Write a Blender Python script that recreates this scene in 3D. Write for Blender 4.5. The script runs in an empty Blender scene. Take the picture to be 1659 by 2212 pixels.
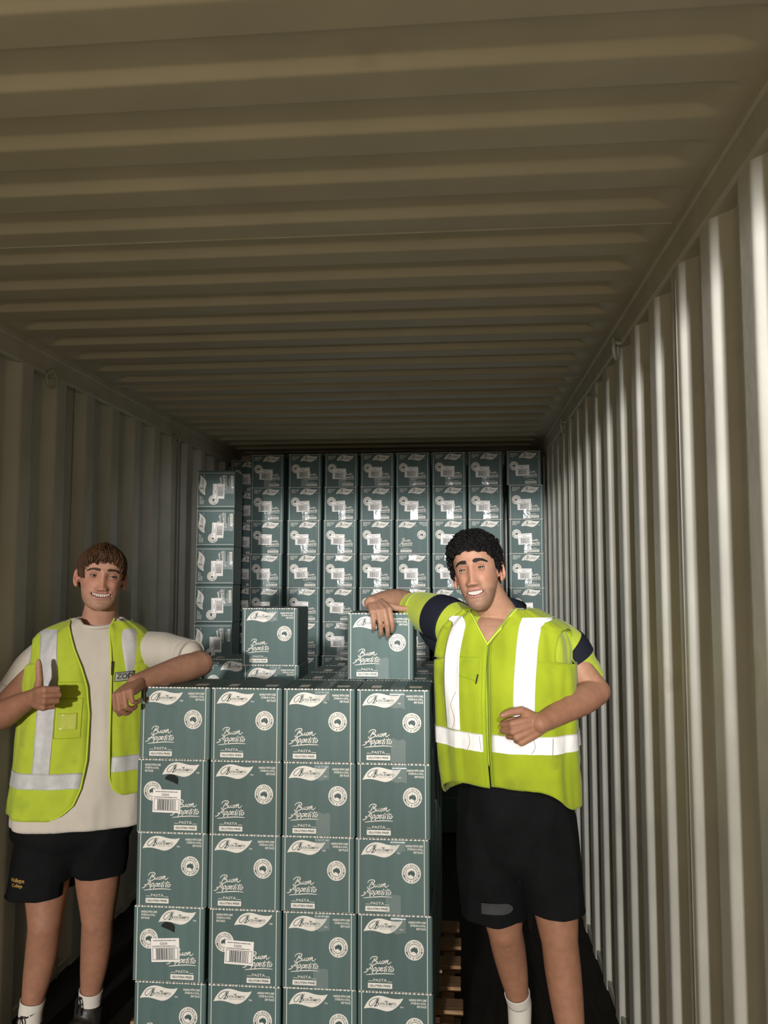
import bpy, math, random
import numpy as np
from mathutils import Vector, Matrix, noise as mnoise

SC = bpy.context.scene
COL = SC.collection
RND = random.Random(11)

# ------------------------------------------------------------------ camera
F_PX, IMG_W, IMG_H = 1780.0, 1659.0, 2212.0
YAW, PITCH = math.radians(5.2), math.radians(4.5)
CAM_Z = 1.73
fwd = Vector((-math.sin(YAW) * math.cos(PITCH), math.cos(YAW) * math.cos(PITCH), math.sin(PITCH)))
rgt = Vector((math.cos(YAW), math.sin(YAW), 0.0))
upv = rgt.cross(fwd)
cam = bpy.data.cameras.new('camera')
cam.sensor_fit = 'VERTICAL'
cam.sensor_height = 36.0
cam.lens = 36.0 * F_PX / IMG_H
cam.clip_start = 0.05
camo = bpy.data.objects.new('camera', cam)
COL.objects.link(camo)
camo.matrix_world = Matrix(((rgt.x, upv.x, -fwd.x, 0), (rgt.y, upv.y, -fwd.y, 0), (rgt.z, upv.z, -fwd.z, CAM_Z), (0, 0, 0, 1)))
SC.camera = camo


def P(px, py, d):
    """world point standing d metres into the container on the sight line of an image point"""
    v = fwd + rgt * ((px - IMG_W / 2) / F_PX) - upv * ((py - IMG_H / 2) / F_PX)
    v = v * (d / v.y)
    return Vector((v.x, v.y, v.z + CAM_Z))


# ------------------------------------------------------------------ light
world = bpy.data.worlds.new('dusk_yard')
SC.world = world
world.use_nodes = True
bg = world.node_tree.nodes['Background']
bg.inputs[0].default_value = (1.0, 0.83, 0.54, 1)
bg.inputs[1].default_value = 0.95

lamp = bpy.data.lights.new('yard_floodlight', 'POINT')
lamp.energy = 25000
lamp.color = (1.0, 0.99, 0.97)
lamp.shadow_soft_size = 0.5
lampo = bpy.data.objects.new('yard_floodlight', lamp)
lampo.location = (-2.25, -25.0, 3.95)
COL.objects.link(lampo)

# dock light on its arm just outside the doors, shining deep into the container
dock = bpy.data.lights.new('dock_spotlight', 'SPOT')
dock.energy = 800
dock.color = (0.97, 0.985, 1.0)
dock.shadow_soft_size = 0.06
dock.spot_size = math.radians(37)
dock.spot_blend = 1.0
docko = bpy.data.objects.new('dock_spotlight', dock)
docko.location = (0.34, -1.6, 2.62)
docko.rotation_euler = (Vector((0.0, 5.75, 1.95)) - Vector(docko.location)).to_track_quat('-Z', 'Y').to_euler()
COL.objects.link(docko)

SC.view_settings.view_transform = 'Standard'
SC.view_settings.look = 'None'
SC.view_settings.gamma = 1.0
SC.view_settings.use_curve_mapping = False
SC.view_settings.exposure = 0.0


# ------------------------------------------------------------------ materials
def lin(r, g, b):
    f = lambda c: (c / 255 / 12.92) if c / 255 <= 0.04045 else ((c / 255 + 0.055) / 1.055) ** 2.4
    return (f(r), f(g), f(b), 1.0)


def mat(name, col, rough=0.6, spec=0.4, metal=0.0, var=0.0, var_scale=20.0, bump=0.0, bump_scale=200.0, attr=None,
        stretch=(1, 1, 1), coat=0.0, sheen=0.0, wear=None, alpha=1.0):
    m = bpy.data.materials.new(name)
    m.use_nodes = True
    nt = m.node_tree
    b = nt.nodes['Principled BSDF']
    b.inputs['Base Color'].default_value = col
    b.inputs['Roughness'].default_value = rough
    b.inputs['Specular IOR Level'].default_value = spec
    b.inputs['Metallic'].default_value = metal
    b.inputs['Coat Weight'].default_value = coat
    b.inputs['Sheen Weight'].default_value = sheen
    b.inputs['Alpha'].default_value = alpha
    tc = nt.nodes.new('ShaderNodeTexCoord')
    mp = nt.nodes.new('ShaderNodeMapping')
    mp.inputs['Scale'].default_value = stretch
    nt.links.new(tc.outputs['Object'], mp.inputs['Vector'])
    src = None
    if attr:
        a = nt.nodes.new('ShaderNodeAttribute')
        a.attribute_name = attr
        src = a.outputs['Color']
        nt.links.new(src, b.inputs['Base Color'])
    if var > 0:
        n = nt.nodes.new('ShaderNodeTexNoise')
        n.inputs['Scale'].default_value = var_scale
        n.inputs['Detail'].default_value = 5
        nt.links.new(mp.outputs[0], n.inputs['Vector'])
        rp = nt.nodes.new('ShaderNodeMapRange')
        rp.inputs['From Min'].default_value = 0.3
        rp.inputs['From Max'].default_value = 0.7
        rp.inputs['To Min'].default_value = 1.0 - var
        rp.inputs['To Max'].default_value = 1.0 + var * 0.5
        nt.links.new(n.outputs['Fac'], rp.inputs['Value'])
        mx = nt.nodes.new('ShaderNodeMix')
        mx.data_type = 'RGBA'
        mx.blend_type = 'MULTIPLY'
        mx.inputs['Factor'].default_value = 1.0
        if src is not None:
            nt.links.new(src, mx.inputs['A'])
        else:
            mx.inputs['A'].default_value = col
        nt.links.new(rp.outputs[0], mx.inputs['B'])
        src = mx.outputs['Result']
        nt.links.new(src, b.inputs['Base Color'])
    if wear is not None:  # (colour, scale, threshold) blotches with a shape of their own
        wc, ws, wt = wear
        n = nt.nodes.new('ShaderNodeTexNoise')
        n.inputs['Scale'].default_value = ws
        n.inputs['Detail'].default_value = 6
        nt.links.new(mp.outputs[0], n.inputs['Vector'])
        rp = nt.nodes.new('ShaderNodeMapRange')
        rp.inputs['From Min'].default_value = wt
        rp.inputs['From Max'].default_value = wt + 0.12
        nt.links.new(n.outputs['Fac'], rp.inputs['Value'])
        mx = nt.nodes.new('ShaderNodeMix')
        mx.data_type = 'RGBA'
        nt.links.new(rp.outputs[0], mx.inputs['Factor'])
        if src is not None:
            nt.links.new(src, mx.inputs['A'])
        else:
            mx.inputs['A'].default_value = col
        mx.inputs['B'].default_value = wc
        src = mx.outputs['Result']
        nt.links.new(src, b.inputs['Base Color'])
    if bump > 0:
        n = nt.nodes.new('ShaderNodeTexNoise')
        n.inputs['Scale'].default_value = bump_scale
        n.inputs['Detail'].default_value = 4
        nt.links.new(mp.outputs[0], n.inputs['Vector'])
        bp = nt.nodes.new('ShaderNodeBump')
        bp.inputs['Strength'].default_value = 1.0
        bp.inputs['Distance'].default_value = bump
        nt.links.new(n.outputs['Fac'], bp.inputs['Height'])
        nt.links.new(bp.outputs[0], b.inputs['Normal'])
    return m


M = {}
M['steel'] = mat('container_paint', (0.53, 0.51, 0.45, 1), rough=0.42, spec=0.45, var=0.10, var_scale=6, bump=0.0006, bump_scale=30,
                 wear=((0.33, 0.29, 0.22, 1), 3.0, 0.66))
M['roof'] = mat('roof_paint', (0.50, 0.455, 0.36, 1), rough=0.5, spec=0.4, var=0.08, var_scale=5, bump=0.0005, bump_scale=25,
                wear=((0.30, 0.26, 0.19, 1), 2.2, 0.70))
M['rail'] = mat('rail_paint', (0.50, 0.47, 0.39, 1), rough=0.5, spec=0.4, var=0.12, var_scale=8, bump=0.0006, bump_scale=40)
M['floor'] = mat('dark_plywood', (0.022, 0.017, 0.013, 1), rough=0.7, spec=0.2, var=0.4, var_scale=9, stretch=(6, 0.6, 1), bump=0.001, bump_scale=60)
M['seam'] = mat('weld_seam', (0.2, 0.18, 0.14, 1), rough=0.35, spec=0.5, var=0.2)
M['ring'] = mat('ring_steel', (0.36, 0.33, 0.27, 1), rough=0.45, spec=0.5, var=0.2, var_scale=60)
M['wood'] = mat('pallet_wood', (0.32, 0.19, 0.10, 1), rough=0.75, spec=0.2, var=0.45, var_scale=14, stretch=(1, 8, 8), bump=0.0015, bump_scale=50)


# ------------------------------------------------------------------ mesh helpers
def mesh_obj(name, verts, faces, m, parent=None, smooth=False, mats=None, fmat=None):
    me = bpy.data.meshes.new(name)
    me.from_pydata([tuple(v) for v in verts], [], [tuple(f) for f in faces])
    for k in (mats or [m]):
        me.materials.append(k)
    if fmat is not None:
        me.polygons.foreach_set('material_index', np.array(fmat, dtype=np.int32))
    if smooth:
        me.polygons.foreach_set('use_smooth', np.ones(len(me.polygons), dtype=bool))
    me.update()
    o = bpy.data.objects.new(name, me)
    COL.objects.link(o)
    if parent is not None:
        o.parent = parent
    return o


def tag(o, label, cat=None, group=None, kind=None):
    if label:
        o['label'] = label
    if cat:
        o['category'] = cat
    if group:
        o['group'] = group
    if kind:
        o['kind'] = kind
    return o


def link_mesh(name, me, parent=None, loc=None):
    o = bpy.data.objects.new(name, me)
    COL.objects.link(o)
    if parent is not None:
        o.parent = parent
    if loc is not None:
        o.location = loc
    return o


class MB:
    def __init__(s):
        s.v, s.f, s.m = [], [], []

    def add(s, v, f, mi=0):
        n = len(s.v)
        s.v += [tuple(x) for x in v]
        s.f += [tuple(i + n for i in q) for q in f]
        s.m += [mi] * len(f)

    def box(s, x0, x1, y0, y1, z0, z1, mi=0):
        v = [(x, y, z) for z in (z0, z1) for y in (y0, y1) for x in (x0, x1)]
        s.add(v, [(0, 2, 3, 1), (4, 5, 7, 6), (0, 1, 5, 4), (2, 6, 7, 3), (0, 4, 6, 2), (1, 3, 7, 5)], mi)

    def bevel_box(s, x0, x1, y0, y1, z0, z1, b, mi=0):
        """box with chamfered edges"""
        X, Y, Z = (x0, x1), (y0, y1), (z0, z1)
        v, idx = [], {}
        for i in (0, 1):
            for j in (0, 1):
                for k in (0, 1):
                    sx, sy, sz = (1 - 2 * i) * b, (1 - 2 * j) * b, (1 - 2 * k) * b
                    idx[i, j, k, 0] = len(v); v.append((X[i], Y[j] + sy, Z[k] + sz))
                    idx[i, j, k, 1] = len(v); v.append((X[i] + sx, Y[j], Z[k] + sz))
                    idx[i, j, k, 2] = len(v); v.append((X[i] + sx, Y[j] + sy, Z[k]))
        q = []
        for i in (0, 1):
            q.append([idx[i, a, c, 0] for a, c in ((0, 0), (1, 0), (1, 1), (0, 1))])
            q.append([idx[a, i, c, 1] for a, c in ((0, 0), (1, 0), (1, 1), (0, 1))])
            q.append([idx[a, c, i, 2] for a, c in ((0, 0), (1, 0), (1, 1), (0, 1))])
        for a in (0, 1):
            for c in (0, 1):
                q.append([idx[0, a, c, 1], idx[1, a, c, 1], idx[1, a, c, 2], idx[0, a, c, 2]])
                q.append([idx[a, 0, c, 0], idx[a, 1, c, 0], idx[a, 1, c, 2], idx[a, 0, c, 2]])
                q.append([idx[a, c, 0, 0], idx[a, c, 1, 0], idx[a, c, 1, 1], idx[a, c, 0, 1]])
                for k in (0, 1):
                    q.append([idx[a, c, k, 0], idx[a, c, k, 1], idx[a, c, k, 2]])
        cen = Vector(((x0 + x1) / 2, (y0 + y1) / 2, (z0 + z1) / 2))
        out = []
        for f in q:
            p = [Vector(v[t]) for t in f]
            n = (p[1] - p[0]).cross(p[2] - p[0])
            mid = sum(p, Vector()) / len(p)
            out.append(tuple(f) if n.dot(mid - cen) > 0 else tuple(reversed(f)))
        s.add(v, out, mi)

    def tube(s, pts, radii, n=10, mi=0, closed=False):
        v, f = tube_geo(pts, radii, n, closed)
        s.add(v, f, mi)

    def build(s, name, m, parent=None, smooth=False, mats=None):
        return mesh_obj(name, s.v, s.f, m, parent, smooth, mats, s.m if mats else None)


def catmull(pts, k=6, closed=False):
    pts = [np.array(p, float) for p in pts]
    n = len(pts)
    if n < 3:
        return [pts[0] + (pts[1] - pts[0]) * t / k for t in range(k + 1)]
    out = []
    rng = range(n) if closed else range(n - 1)
    for i in rng:
        if closed:
            p0, p1, p2, p3 = pts[(i - 1) % n], pts[i], pts[(i + 1) % n], pts[(i + 2) % n]
        else:
            p1, p2 = pts[i], pts[i + 1]
            p0 = pts[i - 1] if i else 2 * p1 - p2
            p3 = pts[i + 2] if i + 2 < n else 2 * p2 - p1
        for j in range(k):
            t = j / k
            out.append(0.5 * ((2 * p1) + (p2 - p0) * t + (2 * p0 - 5 * p1 + 4 * p2 - p3) * t * t + (3 * p1 - p0 - 3 * p2 + p3) * t ** 3))
    if not closed:
        out.append(pts[-1])
    return out


def tube_geo(pts, radii, n=10, closed=False, squash=None):
    """closed tube with rounded ends along pts; squash=(axis vector, factor) flattens the section"""
    pts = [Vector(p) for p in pts]
    if not closed:
        d0 = (pts[0] - pts[1]).normalized()
        d1 = (pts[-1] - pts[-2]).normalized()
        r0, r1 = radii[0], radii[-1]
        pre = [(pts[0] + d0 * r0 * math.sin(a), r0 * math.cos(a)) for a in (1.35, 0.95, 0.5)]
        post = [(pts[-1] + d1 * r1 * math.sin(a), r1 * math.cos(a)) for a in (0.5, 0.95, 1.35)]
        pts = [p for p, _ in pre] + pts + [p for p, _ in post]
        radii = [r for _, r in pre] + list(radii) + [r for _, r in post]
    N = len(pts)
    tang = []
    for i in range(N):
        a = pts[(i - 1) % N] if closed or i else pts[i]
        b = pts[(i + 1) % N] if closed or i < N - 1 else pts[i]
        tang.append((b - a).normalized())
    ref = Vector((0, 0, 1)) if abs(tang[0].z) < 0.9 else Vector((0, 1, 0))
    nrm = tang[0].cross(ref).normalized()
    v = []
    for i in range(N):
        nrm = (nrm - tang[i] * nrm.dot(tang[i])).normalized()
        bn = tang[i].cross(nrm)
        for j in range(n):
            a = 2 * math.pi * j / n
            off = (nrm * math.cos(a) + bn * math.sin(a)) * radii[i]
            if squash is not None:
                ax, fac = squash
                off -= ax * off.dot(ax) * (1 - fac)
            v.append(pts[i] + off)
    f = []
    for i in range(N if closed else N - 1):
        i2 = (i + 1) % N
        for j in range(n):
            j2 = (j + 1) % n
            f.append((i * n + j, i * n + j2, i2 * n + j2, i2 * n + j))
    if not closed:
        f.append(tuple(reversed(range(n))))
        f.append(tuple((N - 1) * n + j for j in range(n)))
    return v, f


# ------------------------------------------------------------------ container shell
XL, XR, ZC = -1.743, 0.605, 2.693
Y0, Y1 = -0.35, 6.42
RAIL_H = 0.105


def corrugated_wall(name, xin, sgn, phase, pitch):
    """vertical flutes; the inner flats stand at xin, the outer ones 36 mm behind (sgn = outward side)"""
    prof = []
    k0 = int((Y0 - phase) / pitch) - 2
    y = phase + k0 * pitch
    fl, dep = 0.054, 0.040
    flat = (pitch - 2 * fl) / 2
    while y < Y1 + pitch:
        # flank centred on y that turns towards the doors: recess -> proud
        for yy, o in ((y - fl / 2, dep), (y + fl / 2, 0.0), (y + fl / 2 + flat, 0.0), (y + fl / 2 + flat + fl, dep)):
            prof.append((yy, o))
        y += pitch
    # rounded folds
    rp = []
    for i in range(1, len(prof) - 1):
        a, b, c = [np.array(prof[i + t]) for t in (-1, 0, 1)]
        da, dc = (a - b) / np.linalg.norm(a - b), (c - b) / np.linalg.norm(c - b)
        r = 0.009
        rp.append(tuple(b + da * (r + .006)))
        for t in (0, 0.25, 0.5, 0.75, 1):
            q = (1 - t) ** 2 * (b + da * r) + 2 * t * (1 - t) * b + t * t * (b + dc * r)
            rp.append(tuple(q))
        rp.append(tuple(b + dc * (r + .006)))
    rp = [q for q in rp if Y0 <= q[0] <= Y1]
    v, f = [], []
    zs = [0.0, 0.7, 1.4, 2.1, ZC - RAIL_H + 0.01]
    for z in zs:
        for yy, o in rp:
            v.append((xin + sgn * o, yy, z))
    n = len(rp)
    for i in range(len(zs) - 1):
        for j in range(n - 1):
            q = (i * n + j, i * n + j + 1, (i + 1) * n + j + 1, (i + 1) * n + j)
            f.append(q if sgn < 0 else tuple(reversed(q)))
    o = mesh_obj(name, v, f, M['steel'], smooth=True)
    o['kind'] = 'structure'
    return o


wall_l = corrugated_wall('wall_left', XL, -1, 3.376, 0.2895)
wall_r = corrugated_wall('wall_right', XR, 1, 1.675, 0.2825)
wall_l['label'] = 'dim corrugated steel side wall behind the man giving a thumbs up'
wall_r['label'] = 'brightly lit corrugated steel side wall on the right'
# outer skins so that no light leaks through the sheet
for nm, x0, x1 in (('wall_left_skin', XL - 0.075, XL - 0.045), ('wall_right_skin', XR + 0.045, XR + 0.075)):
    b = MB(); b.box(x0, x1, Y0, Y1, 0, ZC + 0.05)
    o = b.build('outer_sheet', M['steel'], wall_l if 'left' in nm else wall_r)

# welded sheet joints on the right wall
for yy, xo in ((2.302, 0.0), (4.56, 0.0)):
    b = MB(); b.box(XR - 0.002 + xo, XR + 0.002 + xo, yy - 0.0025, yy + 0.0025, 0.0, ZC - RAIL_H)
    b.build('weld_seam', M['seam'], wall_r)
for yy in (3.56, 5.0):
    b = MB(); b.box(XL - 0.002, XL + 0.002, yy - 0.0025, yy + 0.0025, 0.0, ZC - RAIL_H)
    b.build('weld_seam', M['seam'], wall_l)


def roof():
    pitch, phase = 0.2178, 1.489
    fl, dep = 0.018, 0.025
    flat_lo = 0.092
    flat_hi = pitch - 2 * fl - flat_lo
    ys = []
    corners = []
    k = int((Y0 - phase) / pitch) - 2
    y = phase + k * pitch
    while y < Y1 + pitch:
        # going in: recess, flank facing the doors, proud flat, flank facing the end wall
        corners += [(y - fl / 2, 0.0), (y + fl / 2, 1.0), (y + fl / 2 + flat_lo, 1.0), (y + fl * 1.5 + flat_lo, 0.0)]
        y += pitch
    for i in range(1, len(corners) - 1):
        p, q, n = [np.array((corners[i + t][0], corners[i + t][1] * dep)) for t in (-1, 0, 1)]
        dp, dn = (p - q) / np.linalg.norm(p - q), (n - q) / np.linalg.norm(n - q)
        r = 0.0045
        for w in [q + dp * (r + .003)] + [(1 - t) ** 2 * (q + dp * r) + 2 * t * (1 - t) * q + t * t * (q + dn * r) for t in (0, .33, .67, 1)] + [q + dn * (r + .003)]:
            ys.append((float(w[0]), float(w[1] / dep)))
    ys = [q for q in ys if Y0 <= q[0] <= Y1]
    xs = []
    a, b = XL + 0.0, XR - 0.0
    for t in (0, .02, .045, .06, .075, .09, .105, .12, .14):
        xs.append(a + t)
    for t in np.linspace(0.3, 2.0, 8):
        xs.append(a + t)
    for t in (.14, .12, .105, .09, .075, .06, .045, .02, 0):
        xs.append(b - t)
    v, f = [], []
    for yy, o in ys:
        for x in xs:
            e = min(x - a, b - x)
            k = min(1, max(0, (e - 0.045) / 0.07)); k = k * k * (3 - 2 * k)
            # the flutes are pressed up into the sheet and run out before the rails
            v.append((x, yy, ZC + dep * (1 - o) * k))
    n = len(xs)
    for i in range(len(ys) - 1):
        for j in range(n - 1):
            f.append((i * n + j, (i + 1) * n + j, (i + 1) * n + j + 1, i * n + j + 1))
    o = mesh_obj('ceiling', v, f, M['roof'], smooth=True)
    o['kind'] = 'structure'
    o['label'] = 'corrugated steel container roof with ribs running across'
    b = MB(); b.box(XL - 0.07, XR + 0.07, Y0, Y1, ZC + 0.03, ZC + 0.06)
    b.build('outer_sheet', M['roof'], o)
    for yy in (2.24, 3.98):
        b = MB(); b.box(XL + 0.02, XR - 0.02, yy - 0.002, yy + 0.002, ZC - 0.003, ZC + 0.001)
        b.build('weld_seam', M['rail'], o)
    return o


roof()
b = MB(); b.box(XL - 0.08, XR + 0.08, Y0, Y1, -0.03, 0.0)
o = b.build('floor', M['floor']); o['kind'] = 'structure'
o['label'] = 'dark plywood container floor'
b = MB(); b.box(XL - 0.08, XR + 0.08, Y1, Y1 + 0.03, 0, ZC + 0.05)
o = b.build('wall_back', M['steel']); o['kind'] = 'structure'
# top side rails, with a lip the wall sheet is welded to, and kick rails
for nm, x, s in (('trim_1', XL, 1), ('trim_2', XR, -1)):
    b = MB()
    x0, x1 = sorted((x - s * 0.06, x + s * 0.006))
    b.bevel_box(x0, x1, Y0, Y1, ZC - RAIL_H, ZC + 0.02, 0.008)
    x0, x1 = sorted((x - s * 0.06, x + s * 0.016))
    b.bevel_box(x0, x1, Y0, Y1, ZC - 0.03, ZC + 0.03, 0.006)
    o = b.build(nm, M['rail']); o['kind'] = 'structure'
    o['label'] = 'steel top rail along the ' + ('left' if s > 0 else 'right') + ' edge of the roof'
    # lashing rings hang from the rail
    for yy in ((3.31, 4.87) if s > 0 else (3.06, 4.63)):
        v, f = tube_geo([(x + s * 0.022 + 0.012 * math.cos(t), yy + 0.022 * math.cos(t), ZC - RAIL_H - 0.02 + 0.034 * math.sin(t)) for t in np.linspace(0, 2 * math.pi, 24, endpoint=False)], [0.0065] * 24, 10, True)
        mesh_obj('lashing_ring', v, f, M['ring'], o, True)
        v, f = tube_geo([(x - s * 0.01, yy, ZC - RAIL_H + 0.012), (x + s * 0.014, yy, ZC - RAIL_H + 0.002), (x + s * 0.03, yy, ZC - RAIL_H + 0.018)], [0.009, 0.008, 0.009], 10)
        mesh_obj('ring_staple', v, f, M['ring'], o, True)
for nm, x, s in (('baseboard_left', XL, 1), ('baseboard_right', XR, -1)):
    b = MB()
    x0, x1 = sorted((x - s * 0.05, x - s * 0.004))
    b.bevel_box(x0, x1, Y0, Y1, 0, 0.045, 0.006)
    o = b.build(nm, M['rail']); o['kind'] = 'structure'
# door-end frame: header and jambs of the open doors behind the camera
b = MB(); b.box(XL - 0.08, XR + 0.08, Y0 - 0.06, Y0, 2.58, ZC + 0.06)
o = b.build('trim_3', M['rail']); o['kind'] = 'structure'
for nm, x0, x1 in (('trim_4', XL - 0.08, XL + 0.01), ('trim_5', XR - 0.01, XR + 0.08)):
    b = MB(); b.box(x0, x1, Y0 - 0.06, Y0, 0, 2.58)
    o = b.build(nm, M['rail']); o['kind'] = 'structure'

# ------------------------------------------------------------------ cartons
CW, CD, CH = 0.2395, 0.2340, 0.2365
M['carton'] = mat('green_carton', lin(78, 99, 96), rough=0.55, spec=0.35, var=0.14, var_scale=9, bump=0.0003, bump_scale=260, stretch=(3, 1, 0.25))
_nt = M['carton'].node_tree  # every carton a slightly different shade
_b = _nt.nodes['Principled BSDF']
_oi = _nt.nodes.new('ShaderNodeObjectInfo')
_mr = _nt.nodes.new('ShaderNodeMapRange')
_mr.inputs['To Min'].default_value = 0.86
_mr.inputs['To Max'].default_value = 1.08
_nt.links.new(_oi.outputs['Random'], _mr.inputs['Value'])
_mx = _nt.nodes.new('ShaderNodeMix'); _mx.data_type = 'RGBA'; _mx.blend_type = 'MULTIPLY'; _mx.inputs['Factor'].default_value = 1
_nt.links.new(_b.inputs['Base Color'].links[0].from_socket, _mx.inputs['A'])
_nt.links.new(_mr.outputs[0], _mx.inputs['B'])
_nt.links.new(_mx.outputs['Result'], _b.inputs['Base Color'])
M['ink'] = mat('cream_ink', (0.72, 0.67, 0.60, 1), rough=0.5, spec=0.35, var=0.06, var_scale=60)
M['ink_green'] = mat('green_ink', lin(58, 78, 76), rough=0.5, spec=0.35)
M['ink_dark'] = mat('dark_ink', (0.025, 0.03, 0.03, 1), rough=0.5)
M['label'] = mat('sticker_paper', (0.80, 0.75, 0.70, 1), rough=0.42, spec=0.45, bump=0.0003, bump_scale=40)
M['board'] = mat('raw_board', (0.30, 0.24, 0.17, 1), rough=0.8, var=0.2, var_scale=80)
M['hole'] = mat('box_inside', (0.012, 0.015, 0.012, 1), rough=0.9)
M['fold'] = mat('green_fold', lin(62, 82, 79), rough=0.6)
M['tape'] = mat('packing_tape', (0.60, 0.63, 0.62, 1), rough=0.13, spec=0.9, bump=0.0022, bump_scale=55, stretch=(1.0, 1.0, 0.45), alpha=0.36, coat=0.6)
M['tape_thin'] = mat('clear_tape', (0.50, 0.56, 0.54, 1), rough=0.16, spec=0.7, bump=0.0015, bump_scale=60, stretch=(1.6, 1.0, 0.3), alpha=0.20, coat=0.6)

YF = -CD / 2


def fx(px):
    return (px - 25.0) / 1565.0 * CW - CW / 2


def fz(py):
    return CH * (1 - (py - 60.0) / 1565.0)


class Art:
    """flat print on the front face; coordinates on a 1565 x 1565 sheet, y down"""

    def __init__(s):
        s.b = MB()

    def poly(s, pts, layer=1, mi=0):
        y = YF - 0.0004 * layer
        v = [(fx(a), y, fz(c)) for a, c in pts]
        n = len(v)
        cen = (sum(p[0] for p in v) / n, y, sum(p[2] for p in v) / n)
        s.b.add(v + [cen], [(i, (i + 1) % n, n) for i in range(n)], mi)

    def ngon(s, pts, layer=1, mi=0):
        y = YF - 0.0004 * layer
        s.b.add([(fx(a), y, fz(c)) for a, c in pts], [tuple(range(len(pts)))], mi)

    def rect(s, x0, y0, x1, y1, layer=1, mi=0):
        s.ngon([(x0, y1), (x1, y1), (x1, y0), (x0, y0)], layer, mi)

    def ring(s, cx, cy, r0, r1, layer=1, mi=0, n=40, sx=1.0, sy=1.05):
        y = YF - 0.0004 * layer
        v, f = [], []
        for i in range(n):
            a = 2 * math.pi * i / n
            for r in (r0, r1):
                v.append((fx(cx + r * sx * math.cos(a)), y, fz(cy - r * sy * math.sin(a))))
        for i in range(n):
            j = (i + 1) % n
            f.append((2 * i, 2 * j, 2 * j + 1, 2 * i + 1))
        s.b.add(v, f, mi)

    def stroke(s, pts, w, layer=1, mi=0, k=5, taper=True):
        pts = catmull(pts, k)
        n = len(pts)
        y = YF - 0.0004 * layer
        v, f = [], []
        for i, p in enumerate(pts):
            d = pts[min(n - 1, i + 1)] - pts[max(0, i - 1)]
            d = d / (np.linalg.norm(d) + 1e-9)
            nn = np.array((-d[1], d[0]))
            ww = w * ((0.45 + 0.55 * math.sin(math.pi * min(1, max(0, i / (n - 1)))) ** 0.5) if taper else 1) / 2
            for sg in (1, -1):
                q = p + nn * sg * ww
                v.append((fx(q[0]), y, fz(q[1])))
        for i in range(n - 1):
            f.append((2 * i, 2 * i + 1, 2 * i + 3, 2 * i + 2))
        s.b.add(v, f, mi)

    def text(s, body, x0, y0, x1, y1, layer=1, mi=0, bold=0.0):
        v, f = text_geo(body, bold)
        a = np.array(v)
        lo, hi = a.min(0), a.max(0)
        y = YF - 0.0004 * layer
        out = [(fx(x0 + (p[0] - lo[0]) / (hi[0] - lo[0]) * (x1 - x0)), y, fz(y1 - (p[1] - lo[1]) / (hi[1] - lo[1]) * (y1 - y0))) for p in v]
        s.b.add(out, f, mi)

    def arc_text(s, body, cx, cy, r, h, a0, a1, inward, layer=1, mi=0):
        n = len(body)
        y = YF - 0.0004 * layer
        for i, ch in enumerate(body):
            if ch == ' ':
                continue
            a = math.radians(a0 + (a1 - a0) * i / (n - 1))
            if ch == '*':
                v, f = [(0.5 + (0.62 if k % 2 == 0 else 0.26) * math.sin(k * math.pi / 5), 0.35 + (0.62 if k % 2 == 0 else 0.26) * math.cos(k * math.pi / 5)) for k in range(10)], [tuple(reversed(range(10)))]
            else:
                v, f = text_geo(ch, 0.012)
            w = max(p[0] for p in v) - min(p[0] for p in v)
            x_0 = min(p[0] for p in v)
            out = []
            for p in v:
                tx, ty = (p[0] - x_0 - w / 2) * h / 0.72, (p[1] - 0.36) * h / 0.72
                if inward:
                    tx, ty = -tx, -ty
                px_ = cx + math.cos(a) * (r + ty) + math.sin(a) * tx
                py_ = cy - 1.05 * (math.sin(a) * (r + ty) - math.cos(a) * tx)
                out.append((fx(px_), y, fz(py_)))
            s.b.add(out, f, mi)

    def mesh(s, name, mats):
        me = bpy.data.meshes.new(name)
        me.from_pydata(s.b.v, [], s.b.f)
        for m in mats:
            me.materials.append(m)
        me.polygons.foreach_set('material_index', np.array(s.b.m, dtype=np.int32))
        me.update()
        return me


_tg = {}


def text_geo(body, bold=0.0):
    if (body, bold) in _tg:
        return _tg[body, bold]
    cu = bpy.data.curves.new('glyphs', 'FONT')
    cu.body = body
    cu.resolution_u = 2
    cu.offset = bold
    ob = bpy.data.objects.new('glyphs', cu)
    me = bpy.data.meshes.new_from_object(ob)
    v = [(p.co.x, p.co.y) for p in me.vertices]
    f = [tuple(p.vertices) for p in me.polygons]
    bpy.data.objects.remove(ob)
    bpy.data.curves.remove(cu)
    bpy.data.meshes.remove(me)
    _tg[body, bold] = (v, f)
    return v, f


LEAF = [(150, 410), (215, 290), (300, 195), (400, 150), (500, 140), (600, 155), (700, 180), (800, 192), (900, 190), (975, 170)]
LEAF2 = [(975, 170), (930, 250), (870, 320), (800, 385), (720, 430), (630, 447), (540, 432), (430, 405), (330, 392), (240, 395), (150, 410)]
OZ = [(-75, 5), (-72, -18), (-50, -30), (-38, -45), (-22, -52), (-12, -42), (-2, -62), (18, -66), (20, -52), (38, -38), (48, -70), (58, -40), (66, -20), (76, 0), (78, 22), (66, 45), (56, 66), (40, 68), (26, 52), (16, 40), (4, 44), (-4, 30), (-24, 28), (-40, 40), (-62, 46), (-70, 36), (-66, 22)]


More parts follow.
